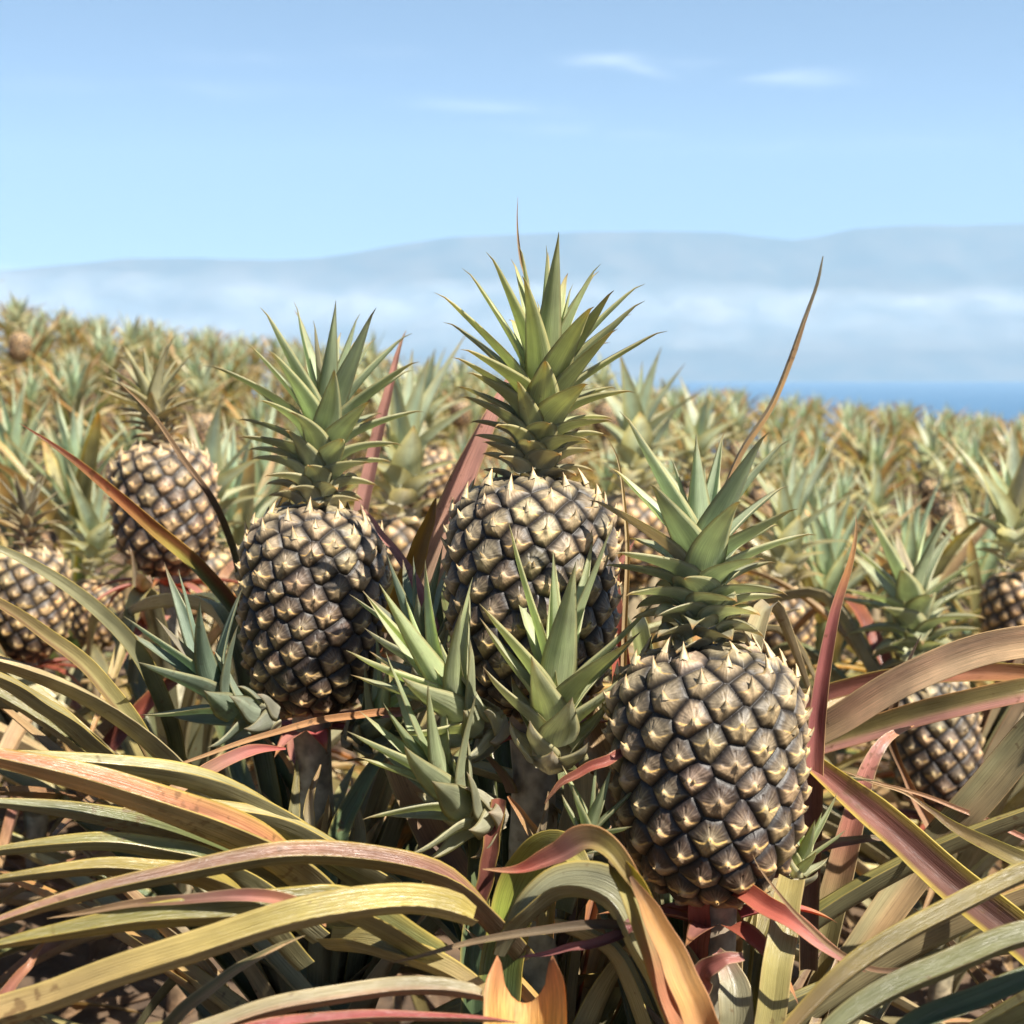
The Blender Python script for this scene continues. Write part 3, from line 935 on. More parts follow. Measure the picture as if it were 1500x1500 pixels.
# ---- side shoots
s_ = MB(); slip(s_, at(745, 1062, 0.985), at(695, 1060, 0.975), at(645, 995, 0.97), 0.124, 41, 26, rot=0.5, up=0.2); put(s_, 'slip', M_CROWN, 'centre', 'green side shoot fanning to the left below the fruit')
s_ = MB(); slip(s_, at(806, 1130, 0.955), at(812, 1080, 0.95), at(815, 985, 0.95), 0.142, 42, 28, rot=2.2, bulb=1.05); put(s_, 'slip', M_CROWN, 'centre', 'upright bright green side shoot in front of the fruit')
s_ = MB(); slip(s_, at(742, 1195, 0.965), at(690, 1192, 0.955), at(640, 1135, 0.95), 0.118, 43, 28, rot=1.2, up=0.2, high=(0.36, 0.42, 0.22)); put(s_, 'slip', M_CROWN, 'centre', 'lowest side shoot, scaly and half shaded')
s_ = MB(); slip(s_, at(655, 1040, 1.06), at(628, 990, 1.06), at(612, 930, 1.06), 0.105, 44, 22, rot=0.2, high=BLUEG); put(s_, 'slip', M_CROWN, 'centre')
s_ = MB(); slip(s_, at(412, 1050, 1.165), at(345, 1042, 1.15), at(300, 985, 1.14), 0.126, 45, 24, rot=1.9, high=(0.25, 0.34, 0.24), low=(0.33, 0.36, 0.26), up=0.15); put(s_, 'slip', M_CROWN, 'left', 'bluish side shoot on the left of the fruit base')
s_ = MB(); slip(s_, at(505, 1085, 1.18), at(535, 1072, 1.17), at(565, 1030, 1.17), 0.10, 46, 20, rot=0.9, low=(0.24, 0.24, 0.19)); put(s_, 'slip', M_CROWN, 'left')
s_ = MB(); slip(s_, at(840, 1262, 0.90), at(858, 1235, 0.90), at(866, 1205, 0.90), 0.06, 47, 18, rot=0.3, low=(0.24, 0.26, 0.2)); put(s_, 'slip', M_CROWN, 'right')
s_ = MB(); slip(s_, at(1165, 1300, 0.93), at(1172, 1270, 0.93), at(1178, 1245, 0.93), 0.055, 48, 16, rot=0.8); put(s_, 'slip', M_CROWN, 'right')

# ---- further fruit that can be made out one by one
MID = 'ripe pineapples behind the front three'


def mid_plant(key, bx, by, tx, ty, d, R, neye, cH, seed, label, cdir=None, nleaf=46, hi=(0.40, 0.41, 0.25), lo=(0.44, 0.35, 0.23), crown_on=True, spread=1.0, toned=(1, 1, 1), wide=1.0):
    o, g, p = new_plant(key, bx, by, d, label, MID)
    top = at(tx, ty, d)
    dr = norm(top - p); H = float(np.linalg.norm(top - p))
    f_ = MB(); fruit(f_, p, dr, R, H, neye, seed, nu=260, nv=130, taper=0.05, tone=toned, spin=seed); put(f_, 'fruit', M_FRUIT, key)
    if crown_on:
        c_ = MB(); std_crown(c_, p + dr * H * 0.96, cdir if cdir is not None else dr, cH, seed + 3, n=nleaf, nseg=11, m=2, high=hi, low=lo, spread=spread, wide=wide)
        put(c_, 'crown', M_CROWN, key)
    stem(key, p + dr * 0.01, 0.02, seed)
    bracts(key, p, 0.05, 11, seed, 0.095, 1.0)
    return o, g, p


mid_plant('farleft', 248, 842, 236, 652, 1.80, 0.0625, 130, 0.128, 61, 'leaning pineapple plant with pinkish bracts, right behind the long red leaf', cdir=at(214, 560, 1.8) - at(232, 655, 1.8), toned=(1.15, 1.1, 1.05), lo=(0.33, 0.25, 0.17))
mid_plant('edge', 42, 965, 40, 805, 2.15, 0.0600, 120, 0.115, 62, 'small pineapple plant at the photo\'s left edge with a pinkish grey crown', toned=(1.2, 1.15, 1.05), lo=(0.36, 0.27, 0.21), hi=(0.27, 0.25, 0.18))
mid_plant('behind', 1384, 1190, 1352, 985, 1.88, 0.0580, 128, 0.200, 63, 'pineapple plant behind crossing tan leaves, bright green crown above them and dark fruit below', hi=(0.44, 0.49, 0.32), lo=(0.42, 0.42, 0.29), nleaf=36, spread=1.3, wide=1.35)

# ------------------------------------------------------------------ leaves that can be told apart in the photograph
A_TAN = [(0, KHAKI), (0.5, TAN), (1, BROWN)]
# left foreground, coming from the left and centre plants
traced('left', [(560, 1330, 1.02), (470, 1262, 0.98), (390, 1205, 0.94), (290, 1158, 0.9), (160, 1130, 0.87), (0, 1112, 0.84), (-120, 1112, 0.82)], 56, [(0, GREEN), (0.3, GREY), (1, PALE)], upw=0.55, fold=0.35)
traced('left', [(470, 1330, 0.92), (390, 1270, 0.88), (270, 1212, 0.84), (130, 1160, 0.8), (0, 1118, 0.77), (-120, 1085, 0.75)], 80, [(0, KHAKI), (0.5, TAN), (1, ORANGE)], edge=YELLOW, half=((0.46, 0.20, 0.10), 0.95, 1), upw=0.45, fold=0.30, label='broad olive leaf with an orange red margin')
traced('left', [(600, 1330, 1.0), (500, 1272, 0.96), (410, 1222, 0.93), (320, 1195, 0.9), (240, 1188, 0.88), (120, 1200, 0.86)], 52, [(0, GREY), (0.4, PALE), (1, CREAM)], upw=0.6, fold=0.4)
traced('left', [(520, 1380, 0.98), (400, 1300, 0.93), (260, 1240, 0.88), (120, 1200, 0.85), (-60, 1170, 0.82)], 60, [(0, DARKG), (0.5, GREEN), (1, GREY)], upw=0.4)
traced('left', [(460, 1380, 0.93), (330, 1285, 0.86), (200, 1250, 0.83), (80, 1242, 0.8), (-80, 1258, 0.78)], 48, [(0, GREY), (0.5, GREEN), (1, OLIVE)], upw=0.5)
traced('left', [(440, 1420, 0.9), (320, 1310, 0.83), (210, 1282, 0.8), (90, 1280, 0.78), (-60, 1300, 0.76)], 46, [(0, GREEN), (0.4, (0.42, 0.33, 0.09)), (1, OLIVE)], upw=0.5)  # yellow stretch of the ramp is a sunlit patch painted into the leaf
traced('left', [(560, 1050, 1.10), (600, 1044, 1.08), (540, 1046, 1.06), (450, 1060, 1.04), (350, 1090, 1.02), (280, 1115, 1.0), (215, 1140, 0.98)], 15, [(0, PINK), (0.3, ORANGE), (1, TAN)], edge=ORANGE, upw=0.3, fold=0.5, mat=M_DRY)
traced('left', [(420, 1098, 1.02), (360, 1102, 1.0), (300, 1130, 0.97), (220, 1182, 0.93), (160, 1215, 0.91), (118, 1244, 0.9)], 26, [(0, (0.5, 0.12, 0.10)), (0.25, PINK), (0.6, TAN), (1, BROWN)], edge=ORANGE, upw=0.2, fold=0.45, mat=M_DRY, prof=[(0, 0.15), (0.18, 0.9), (0.4, 1), (0.7, 0.75), (1, 0.03)], label='thin pink and tan leaf drooping to a brown tip')
traced('left', [(262, 1135, 1.2), (246, 1060, 1.18), (205, 965, 1.15), (130, 885, 1.1), (30, 820, 1.05), (-90, 770, 1.0)], 36, [(0, GREEN), (0.4, GREY), (1, PALE)], upw=0.3, fold=0.4)
traced('left', [(240, 1140, 1.15), (205, 1080, 1.12), (140, 995, 1.08), (60, 925, 1.03), (-30, 868, 0.98), (-120, 820, 0.95)], 36, [(0, GREEN), (0.4, KHAKI), (1, BROWN)], half=(BROWN, 0.8, -1), upw=0.3, fold=0.45)
traced('left', [(175, 1135, 1.1), (120, 1088, 1.06), (50, 1036, 1.02), (-30, 985, 0.98), (-140, 930, 0.95)], 36, [(0, GREY), (0.4, PALE), (1, CREAM)], upw=0.35, fold=0.4)
traced('left', [(368, 960, 1.32), (345, 900, 1.31), (300, 845, 1.28), (230, 782, 1.22), (140, 702, 1.15), (80, 655, 1.12), (28, 620, 1.1)], 33, [(0, DARKG), (0.4, (0.36, 0.31, 0.07)), (0.65, (0.48, 0.20, 0.08)), (1, BROWN)], edge=(0.66, 0.42, 0.08), half=((0.42, 0.10, 0.07), 0.7, 1), upw=0.15, phi=15, fold=0.5, label='long red leaf')
traced('left', [(350, 850, 1.30), (338, 800, 1.30), (310, 735, 1.28), (262, 665, 1.27), (215, 602, 1.26), (172, 556, 1.25)], 15, [(0, OLIVE), (0.4, BROWN), (1, TAN)], edge=TAN, upw=0.1, phi=20, fold=0.6, mat=M_DRY)
traced('farleft', [(130, 1130, 1.5), (180, 1070, 1.5), (235, 1015, 1.5), (285, 975, 1.5), (330, 945, 1.5)], 34, [(0, MAROON), (0.5, RED), (1, ORANGE)], edge=ORANGE, upw=0.2, label='dark red leaf low in the tangle')
traced('farleft', [(240, 900, 1.7), (205, 920, 1.62), (165, 985, 1.56), (140, 1060, 1.52)], 26, [(0, PINK), (0.5, PINK), (1, TAN)], edge=ORANGE, upw=0.1, mat=M_DRY)
traced('farleft', [(195, 1000, 1.7), (200, 900, 1.7), (196, 820, 1.7), (190, 800, 1.7)], 20, [(0, GREY), (0.5, SILVER), (1, BROWN)], upw=0.0)
traced('centre', [(760, 1410, 0.90), (715, 1362, 0.87), (650, 1300, 0.84), (560, 1272, 0.81), (440, 1264, 0.78), (300, 1280, 0.75), (140, 1312, 0.72), (0, 1352, 0.70), (-140, 1410, 0.68)], 48,
       [(0, MAROON), (0.15, (0.34, 0.16, 0.12)), (0.4, OLIVE), (0.7, KHAKI), (1, ORANGE)], edge=YELLOW, half=((0.34, 0.17, 0.125), 0.85, 1), upw=0.42, fold=0.45, label='long arching leaf, pink above and yellow below')
traced('centre', [(480, 1352, 0.74), (420, 1322, 0.73), (330, 1316, 0.72), (240, 1320, 0.71), (160, 1330, 0.7), (70, 1348, 0.7)], 24, [(0, ORANGE), (0.3, PINK), (0.6, BROWN), (1, TAN)], edge=TAN, upw=0.3, fold=0.6, mat=M_DRY, wob=0.15)
traced('centre', [(640, 1420, 0.82), (520, 1352, 0.77), (420, 1346, 0.74), (280, 1352, 0.71), (120, 1370, 0.69), (-60, 1398, 0.67)], 66, [(0, GREEN), (0.3, OLIVE), (0.6, (0.40, 0.33, 0.08)), (1, YELLOW)], edge=YELLOW, upw=0.38, fold=0.5, half=((0.15, 0.15, 0.05), 0.75, 1))

# plants just outside the frame whose leaves cross the front
gl, gg, gp = new_plant('frontleft', -520, 1750, 0.66, 'plant outside the photo\'s lower left corner with a broad yellow leaf that ends broken off')
gr, gg2, gp2 = new_plant('frontright', 1980, 1800, 0.68, 'plant outside the photo\'s lower right corner with long olive leaves arching in')
traced('frontleft', [(-260, 1600, 0.62), (-100, 1535, 0.62), (60, 1482, 0.62), (200, 1432, 0.62), (340, 1388, 0.63), (480, 1350, 0.65), (600, 1336, 0.68), (690, 1352, 0.70)], 58,
       [(0, TAN), (0.4, (0.42, 0.31, 0.13)), (0.75, (0.44, 0.36, 0.11)), (1, (0.46, 0.36, 0.09))], edge=(0.56, 0.42, 0.14), half=(SILVER, 0.85, 1), upw=0.35, fold=0.30, prof=[(0, 0.8), (0.3, 0.95), (0.8, 1.0), (0.97, 0.95), (1, 0.6)],
       label='broad yellow leaf with a broken end')
traced('frontleft', [(120, 1640, 0.60), (240, 1545, 0.61), (345, 1502, 0.62), (450, 1473, 0.63), (560, 1458, 0.65), (640, 1456, 0.66), (705, 1462, 0.67)], 34, [(0, PINK), (0.4, (0.48, 0.16, 0.13)), (1, PINK)], edge=CREAM, half=(PALE, 0.9, -1), upw=0.4, fold=0.35, prof=[(0, 0.8), (0.3, 1), (0.9, 0.9), (0.98, 0.75), (1, 0.5)])
traced('frontleft', [(180, 1640, 0.58), (300, 1550, 0.59), (400, 1510, 0.60), (520, 1494, 0.61), (640, 1490, 0.62), (760, 1500, 0.63)], 26, [(0, (0.45, 0.12, 0.1)), (1, (0.40, 0.10, 0.09))], edge=ORANGE, upw=0.4, fold=0.4)
traced('frontleft', [(190, 1640, 0.68), (240, 1520, 0.68), (320, 1440, 0.69), (390, 1395, 0.7), (450, 1370, 0.71)], 30, [(0, OLIVE), (0.6, TAN), (1, TAN)], edge=CREAM, upw=0.3, half=(DARKG, 0.7, -1))
traced('frontleft', [(-60, 1560, 0.66), (20, 1440, 0.68), (45, 1410, 0.69), (62, 1385, 0.7), (70, 1372, 0.7)], 26, [(0, BROWN), (0.5, PINK), (1, ORANGE)], edge=ORANGE, upw=0.1)
traced('centre', [(480, 1388, 0.86), (560, 1400, 0.82), (640, 1425, 0.79), (720, 1470, 0.76), (780, 1520, 0.74)], 50, [(0, OLIVE), (0.4, KHAKI), (1, TAN)], edge=YELLOW, upw=0.5, fold=0.3, label='tan leaf lit across its middle')
traced('right', [(990, 1380, 0.80), (900, 1357, 0.76), (800, 1362, 0.74), (700, 1382, 0.73), (620, 1400, 0.72), (558, 1412, 0.72)], 19, [(0, BROWN), (0.5, (0.2, 0.15, 0.09)), (1, TAN)], edge=BROWN, upw=0.3, fold=0.6, mat=M_DRY)
# centre
traced('left', [(520, 860, 1.38), (528, 770, 1.37), (548, 660, 1.36), (572, 560, 1.35), (588, 505, 1.35), (596, 484, 1.35)], 30, [(0, (0.45, 0.26, 0.21)), (0.5, (0.56, 0.29, 0.24)), (0.9, (0.55, 0.28, 0.22)), (1, TAN)], edge=TAN, upw=0.0, phi=-10, fold=0.5, label='pink upright leaf behind the crown')
traced('centre', [(580, 960, 1.22), (615, 860, 1.2), (660, 745, 1.19), (705, 640, 1.18), (735, 575, 1.18), (750, 540, 1.18)], 66, [(0, (0.66, 0.48, 0.30)), (0.3, (0.66, 0.44, 0.29)), (0.6, (0.62, 0.32, 0.25)), (1, (0.58, 0.30, 0.24))], edge=(0.58, 0.42, 0.16), upw=0.0, phi=8, fold=0.25, label='broad pink and tan leaf standing behind the fruit')
traced('centre', [(575, 930, 1.16), (598, 860, 1.16), (620, 790, 1.16), (636, 745, 1.16), (640, 728, 1.16)], 46, [(0, OLIVE), (0.5, (0.35, 0.20, 0.05)), (1, (0.40, 0.20, 0.05))], edge=(0.70, 0.38, 0.02), half=((0.7, 0.38, 0.02), 0.6, -1), upw=0.0, phi=-12, fold=0.5, mat=M_DRY)
traced('left', [(640, 930, 1.1), (612, 862, 1.12), (585, 815, 1.14), (555, 775, 1.16), (528, 742, 1.18)], 20, [(0, (0.45, 0.15, 0.13)), (0.6, PINK), (1, (0.55, 0.25, 0.2))], edge=PINK, upw=0.2, fold=0.4)
traced('right', [(912, 1080, 1.12), (908, 1000, 1.11), (902, 920, 1.1), (900, 860, 1.1), (905, 830, 1.1), (930, 790, 1.1)], 38, [(0, RED), (0.5, (0.50, 0.14, 0.10)), (1, PINK)], edge=ORANGE, half=(PINK, 0.6, 1), upw=0.0, phi=10, fold=0.5, label='red leaf standing between the two nearest fruits')
traced('right', [(905, 1090, 1.08), (915, 960, 1.08), (918, 820, 1.08), (914, 735, 1.08), (903, 670, 1.08), (880, 630, 1.08)], 11, [(0, TAN), (1, CREAM)], edge=CREAM, upw=0.0, fold=0.6, mat=M_DRY)
traced('right', [(1020, 900, 1.15), (1055, 740, 1.15), (1085, 665, 1.15), (1125, 600, 1.15), (1155, 530, 1.15), (1178, 468, 1.15), (1198, 415, 1.15), (1207, 374, 1.15)], 13, [(0, TAN), (0.6, (0.45, 0.27, 0.11)), (0.88, BROWN), (1, (0.03, 0.025, 0.025))], edge=CREAM, upw=0.0, phi=20, twist=70, fold=0.55, mat=M_DRY, wob=0.2, prof=[(0, 0.7), (0.4, 1), (0.75, 0.8), (1, 0.08)], label='long dry curling leaf tip against the sea')
traced('centre', [(790, 640, 1.06), (776, 440, 1.06), (764, 380, 1.06), (757, 320, 1.06), (757, 288, 1.06)], 9, [(0, GREEN), (0.5, TAN), (1, TAN)], edge=TAN, upw=0.0, fold=0.6, mat=M_DRY, prof=[(0, 1), (0.6, 0.9), (1, 0.05)])
traced('centre', [(720, 1420, 1.0), (690, 1330, 0.99), (640, 1230, 1.0), (605, 1160, 1.0), (580, 1110, 1.0)], 66, [(0, BROWN), (0.5, (0.20, 0.12, 0.09)), (1, TAN)], edge=KHAKI, upw=0.0, fold=0.25, prof='cut', mat=M_DRY, half=(TAN, 0.35, 1))
traced('centre', [(690, 1520, 0.95), (694, 1400, 0.96), (700, 1300, 0.97), (704, 1220, 0.98)], 44, [(0, DARKG), (0.5, (0.12, 0.17, 0.09)), (1, GREEN)], upw=0.0, prof='cut')
traced('centre', [(730, 1460, 0.9), (745, 1370, 0.9), (768, 1290, 0.9), (800, 1245, 0.88), (840, 1250, 0.86), (870, 1290, 0.85)], 78, [(0, DARKG), (0.35, (0.24, 0.28, 0.05)), (0.7, (0.36, 0.33, 0.07)), (1, OLIVE)], edge=YELLOW, upw=0.2, fold=0.3, prof=[(0, 1), (0.5, 1), (0.8, 0.7), (1, 0.1)], label='yellow green leaf bent over at the top')
traced('centre', [(820, 1330, 0.98), (835, 1250, 0.98), (845, 1190, 0.98), (850, 1130, 0.98)], 56, [(0, GREEN), (0.5, PALE), (1, CREAM)], edge=CREAM, upw=0.0, prof='cut', fold=0.3)
traced('centre', [(700, 1330, 0.95), (716, 1260, 0.95), (724, 1210, 0.95), (730, 1170, 0.95)], 30, [(0, MAROON), (1, (0.35, 0.13, 0.09))], upw=0, prof='cut')
traced('right', [(1030, 1560, 0.70), (990, 1450, 0.71), (950, 1350, 0.72), (922, 1290, 0.73), (898, 1256, 0.745)], 62,
       [(0, ORANGE), (0.35, (0.58, 0.27, 0.15)), (0.7, KHAKI), (0.92, (0.40, 0.36, 0.09)), (1, BROWN)], edge=YELLOW, upw=0.1, phi=-15, fold=0.55, mat=M_GLOW, wob=0.10,
       prof=[(0, 1.1), (0.5, 1.0), (0.85, 0.8), (0.95, 0.62), (1, 0.25)], label='torn orange leaf snapped off near its top')
traced('right', [(935, 1318, 0.735), (915, 1282, 0.73), (893, 1250, 0.735), (862, 1237, 0.75), (822, 1256, 0.76), (780, 1273, 0.765), (740, 1276, 0.77), (708, 1273, 0.77)], 52,
       [(0, BROWN), (0.3, (0.42, 0.33, 0.10)), (0.5, (0.30, 0.15, 0.12)), (0.8, (0.42, 0.12, 0.08)), (1, TAN)], edge=ORANGE, upw=0.2, phi=10, fold=0.75, mat=M_DRY, wob=0.14,
       prof=[(0, 0.35), (0.2, 0.8), (0.45, 1.0), (0.7, 0.62), (1, 0.03)], label='maroon leaf end hanging over to the left from the torn leaf')
traced('right', [(1060, 1570, 0.66), (1010, 1460, 0.67), (975, 1380, 0.69), (945, 1318, 0.71), (925, 1285, 0.72)], 62, [(0, (0.62, 0.28, 0.14)), (0.4, (0.66, 0.36, 0.12)), (0.8, (0.55, 0.28, 0.08)), (1, BROWN)], edge=ORANGE, upw=0.1, fold=0.45, mat=M_DRY, wob=0.1, prof=[(0, 1), (0.5, 0.9), (0.8, 0.6), (1, 0.1)])
traced('right', [(980, 1500, 0.76), (930, 1400, 0.77), (885, 1325, 0.78), (830, 1312, 0.79), (775, 1350, 0.80), (735, 1400, 0.82)], 72, [(0, KHAKI), (0.5, (0.30, 0.29, 0.18)), (1, GREY)], edge=YELLOW, upw=0.4, fold=0.25, prof=[(0, 1), (0.5, 1), (0.8, 0.7), (1, 0.3)])
traced('right', [(960, 1330, 0.78), (900, 1372, 0.76), (830, 1392, 0.76), (760, 1402, 0.76)], 22, [(0, (0.5, 0.2, 0.2)), (0.3, MAROON), (1, (0.5, 0.2, 0.18))], edge=MAROON, upw=0.3)
traced('right', [(800, 1178, 0.9), (812, 1160, 0.9), (850, 1130, 0.9), (900, 1110, 0.9), (930, 1100, 0.92)], 20, [(0, BROWN), (0.5, (0.45, 0.13, 0.09)), (1, PINK)], edge=ORANGE, upw=0.2, prof=[(0, 0.1), (0.3, 0.8), (0.6, 1), (1, 0.5)])
# leaves that stand about the stems
traced('left', [(400, 1345, 1.12), (415, 1270, 1.12), (428, 1190, 1.13), (434, 1115, 1.14)], 30, [(0, GREEN), (0.6, GREY), (1, OLIVE)], upw=0.0, phi=20, fold=0.5, prof=[(0, 1), (0.6, 0.9), (1, 0.15)])
traced('left', [(470, 1350, 1.10), (488, 1270, 1.10), (512, 1190, 1.11), (560, 1110, 1.12), (600, 1072, 1.12)], 46, [(0, DARKG), (0.5, (0.14, 0.19, 0.09)), (1, GREEN)], upw=0.1, phi=-15, fold=0.5, label='broad dark green leaf leaning right below the fruit')
traced('left', [(455, 1330, 1.08), (448, 1260, 1.08), (452, 1180, 1.09), (470, 1120, 1.10)], 26, [(0, OLIVE), (0.6, (0.30, 0.25, 0.15)), (1, TAN)], upw=0.0, phi=10, fold=0.6, prof=[(0, 1), (0.6, 0.9), (1, 0.1)])
traced('left', [(520, 1340, 1.12), (530, 1270, 1.12), (526, 1200, 1.13), (515, 1140, 1.14)], 32, [(0, GREEN), (0.6, PALE), (1, TAN)], upw=0.0, phi=-20, fold=0.5, prof=[(0, 1), (0.6, 0.8), (1, 0.1)])
traced('centre', [(745, 1400, 0.93), (756, 1330, 0.925), (778, 1255, 0.92), (800, 1195, 0.92), (803, 1160, 0.92)], 30, [(0, GREY), (0.5, (0.40, 0.37, 0.27)), (1, TAN)], edge=CREAM, upw=0.0, phi=15, fold=0.5, prof=[(0, 1), (0.6, 0.8), (1, 0.05)], mat=M_DRY)
traced('centre', [(800, 1370, 0.94), (806, 1310, 0.94), (800, 1250, 0.94), (770, 1200, 0.94), (745, 1165, 0.945)], 34, [(0, OLIVE), (0.5, KHAKI), (1, (0.45, 0.2, 0.08))], edge=ORANGE, upw=0.0, phi=-15, fold=0.5, prof=[(0, 1), (0.6, 0.9), (1, 0.15)])
# the notched leaf at the bottom
def notched(key):
    n, k = 26, 13
    s = np.linspace(-1, 1, k); t = np.linspace(0, 1, n)
    top = 1 - 0.40 * np.sqrt(np.clip(1 - (s / 0.72) ** 2, 0, 1))
    top = np.where(np.abs(s) > 0.72, 1 - 0.25 * (np.abs(s) - 0.72) / 0.28, top)
    V = np.zeros((n, k, 3)); C = np.zeros((n, k, 3))
    for j in range(k):
        tt = t * top[j]
        px = 769 + s[j] * (61 - 10 * np.clip(tt - 0.6, 0, 1) ** 2 * 8) * (0.86 + 0.14 * np.sin(tt * PI))
        py = 1612 - 236 * tt
        d = 0.70 + 0.03 * (1 - np.abs(s[j]) ** 2) + 0.07 * tt
        V[:, j] = np.array([at(px[i], py[i], d[i] if np.ndim(d) else d) for i in range(n)])
        C[:, j] = ramp([(0, (0.66, 0.44, 0.10)), (0.45, (0.64, 0.38, 0.11)), (0.8, (0.56, 0.26, 0.11)), (1, (0.36, 0.15, 0.07))], tt) * (1 + 0.12 * np.cos(s[j] * 14))
    i = np.arange(n - 1)[:, None] * k + np.arange(k - 1)[None]
    F = np.stack([i, i + 1, i + k + 1, i + k], -1)
    back = V + FWD * 0.0016
    U = np.stack(np.meshgrid(np.linspace(0, 1, k), t * 2), -1)
    mb = MB(); mb.add(V, F, C.reshape(-1, 3), U); mb.add(back, F[..., ::-1], C.reshape(-1, 3), U)
    bd = np.concatenate([np.arange(k) + (n - 1) * k])
    q = np.stack([bd[:-1], bd[1:], bd[1:] + n * k, bd[:-1] + n * k], -1)
    e1 = np.arange(n) * k; e2 = e1 + k - 1
    q1 = np.stack([e1[:-1], e1[1:], e1[1:] + n * k, e1[:-1] + n * k], -1); q2 = np.stack([e2[:-1], e2[1:], e2[1:] + n * k, e2[:-1] + n * k], -1)
    mb.f.append(np.vstack([q, q1, q2]))
    put(mb, 'leaf', M_DRY, key, 'orange yellow leaf stump with a round notch bitten out of its end')


notched('right')
# right
traced('right', [(1180, 1420, 0.98), (1186, 1250, 0.98), (1192, 1100, 0.97), (1200, 1000, 0.96), (1222, 900, 0.95), (1246, 825, 0.95), (1254, 780, 0.95), (1253, 752, 0.95)], 40, [(0, BROWN), (0.35, (0.30, 0.13, 0.10)), (0.55, (0.40, 0.14, 0.13)), (0.78, (0.48, 0.17, 0.15)), (0.88, ORANGE), (1, TAN)], edge=(0.6, 0.42, 0.2), upw=0.0, phi=14, fold=0.45, label='pink upright leaf beside the nearest fruit')
traced('behind', [(1130, 1110, 1.2), (1210, 1068, 1.17), (1300, 1015, 1.14), (1400, 968, 1.11), (1500, 945, 1.08), (1620, 930, 1.05)], 62, [(0, OLIVE), (0.3, (0.56, 0.36, 0.22)), (0.6, (0.66, 0.47, 0.29)), (1, TAN)], edge=(0.62, 0.44, 0.22), half=(PINK, 0.25, -1), upw=0.3, fold=0.3, mat=M_DRY, prof='cut', label='broad tan leaf crossing in front of the crown')
traced('behind', [(1150, 1040, 1.32), (1230, 1010, 1.30), (1330, 992, 1.27), (1450, 988, 1.24), (1600, 995, 1.2)], 34, [(0, MAROON), (0.5, (0.33, 0.13, 0.08)), (1, ORANGE)], edge=YELLOW, upw=0.25, fold=0.4, prof='cut')
traced('behind', [(1160, 1105, 1.26), (1260, 1075, 1.23), (1360, 1045, 1.2), (1460, 1020, 1.17), (1600, 1000, 1.15)], 46, [(0, OLIVE), (0.5, (0.25, 0.20, 0.08)), (1, OLIVE)], edge=ORANGE, half=((0.55, 0.25, 0.22), 0.8, 1), upw=0.25, fold=0.35, prof='cut')
traced('right', [(1180, 1560, 1.15), (1195, 1430, 1.14), (1222, 1310, 1.13), (1250, 1200, 1.12), (1272, 1125, 1.12), (1300, 1082, 1.13), (1340, 1062, 1.15)], 62, [(0, TAN), (0.4, KHAKI), (0.65, (0.52, 0.22, 0.16)), (0.85, PINK), (1, ORANGE)], edge=CREAM, upw=0.05, fold=0.3, label='tan and pink leaf bent over beside the small dark fruit')
traced('right', [(1400, 1300, 1.35), (1365, 1215, 1.33), (1330, 1150, 1.32), (1304, 1080, 1.31), (1312, 1020, 1.3), (1336, 960, 1.3), (1350, 930, 1.3)], 20, [(0, PALE), (0.35, (0.45, 0.25, 0.15)), (0.55, BROWN), (1, (0.05, 0.03, 0.02))], edge=TAN, upw=0.0, phi=10, fold=0.5, mat=M_DRY, prof=[(0, 1.6), (0.3, 1.2), (0.5, 0.5), (0.7, 0.9), (1, 0.05)])
traced('frontright', [(1750, 1600, 0.80), (1620, 1480, 0.84), (1500, 1385, 0.88), (1400, 1303, 0.91), (1300, 1215, 0.94), (1230, 1155, 0.96), (1182, 1112, 0.98)], 76, [(0, (0.10, 0.050, 0.036)), (0.4, (0.12, 0.060, 0.042)), (0.7, (0.17, 0.07, 0.05)), (1, (0.30, 0.12, 0.09))], edge=(0.52, 0.40, 0.06), edge_w=0.55, edge_amt=0.9, under=OLIVE, upw=0.3, fold=0.5, prof=[(0, 1), (0.5, 1), (0.8, 0.85), (1, 0.45)], label='wide dark red leaf with yellow green margins')
traced('frontright', [(1560, 1250, 1.1), (1420, 1192, 1.1), (1320, 1155, 1.1), (1225, 1128, 1.1)], 10, [(0, PINK), (1, TAN)], edge=ORANGE, upw=0.2, fold=0.5)
traced('frontright', [(1480, 1260, 1.12), (1400, 1215, 1.1), (1330, 1165, 1.08), (1260, 1140, 1.08)], 10, [(0, BROWN), (1, TAN)], edge=TAN, upw=0.2, fold=0.5)
traced('frontright', [(1680, 1330, 0.96), (1560, 1290, 0.97), (1480, 1255, 0.98), (1400, 1212, 1.0), (1340, 1170, 1.02)], 42, [(0, GREEN), (0.5, OLIVE), (1, BROWN)], edge=(0.45, 0.38, 0.05), upw=0.3, fold=0.4)
traced('right', [(1230, 1440, 1.12), (1280, 1365, 1.12), (1350, 1270, 1.12), (1420, 1185, 1.1), (1500, 1090, 1.08), (1580, 1000, 1.05)], 64, [(0, TAN), (0.4, (0.46, 0.32, 0.18)), (1, PALE)], edge=(0.58, 0.40, 0.2), half=(PALE, 0.8, -1), upw=0.1, fold=0.4, prof='cut', label='pale tan leaf slanting up to the right')
traced('right', [(1070, 1300, 0.90), (1110, 1318, 0.88), (1160, 1352, 0.86), (1215, 1390, 0.85), (1270, 1425, 0.85)], 40, [(0, RED), (0.4, (0.60, 0.17, 0.12)), (0.8, PINK), (1, BROWN)], edge=ORANGE, upw=0.25, fold=0.4, mat=M_CROWN, label='bright red bract leaf below the fruit')
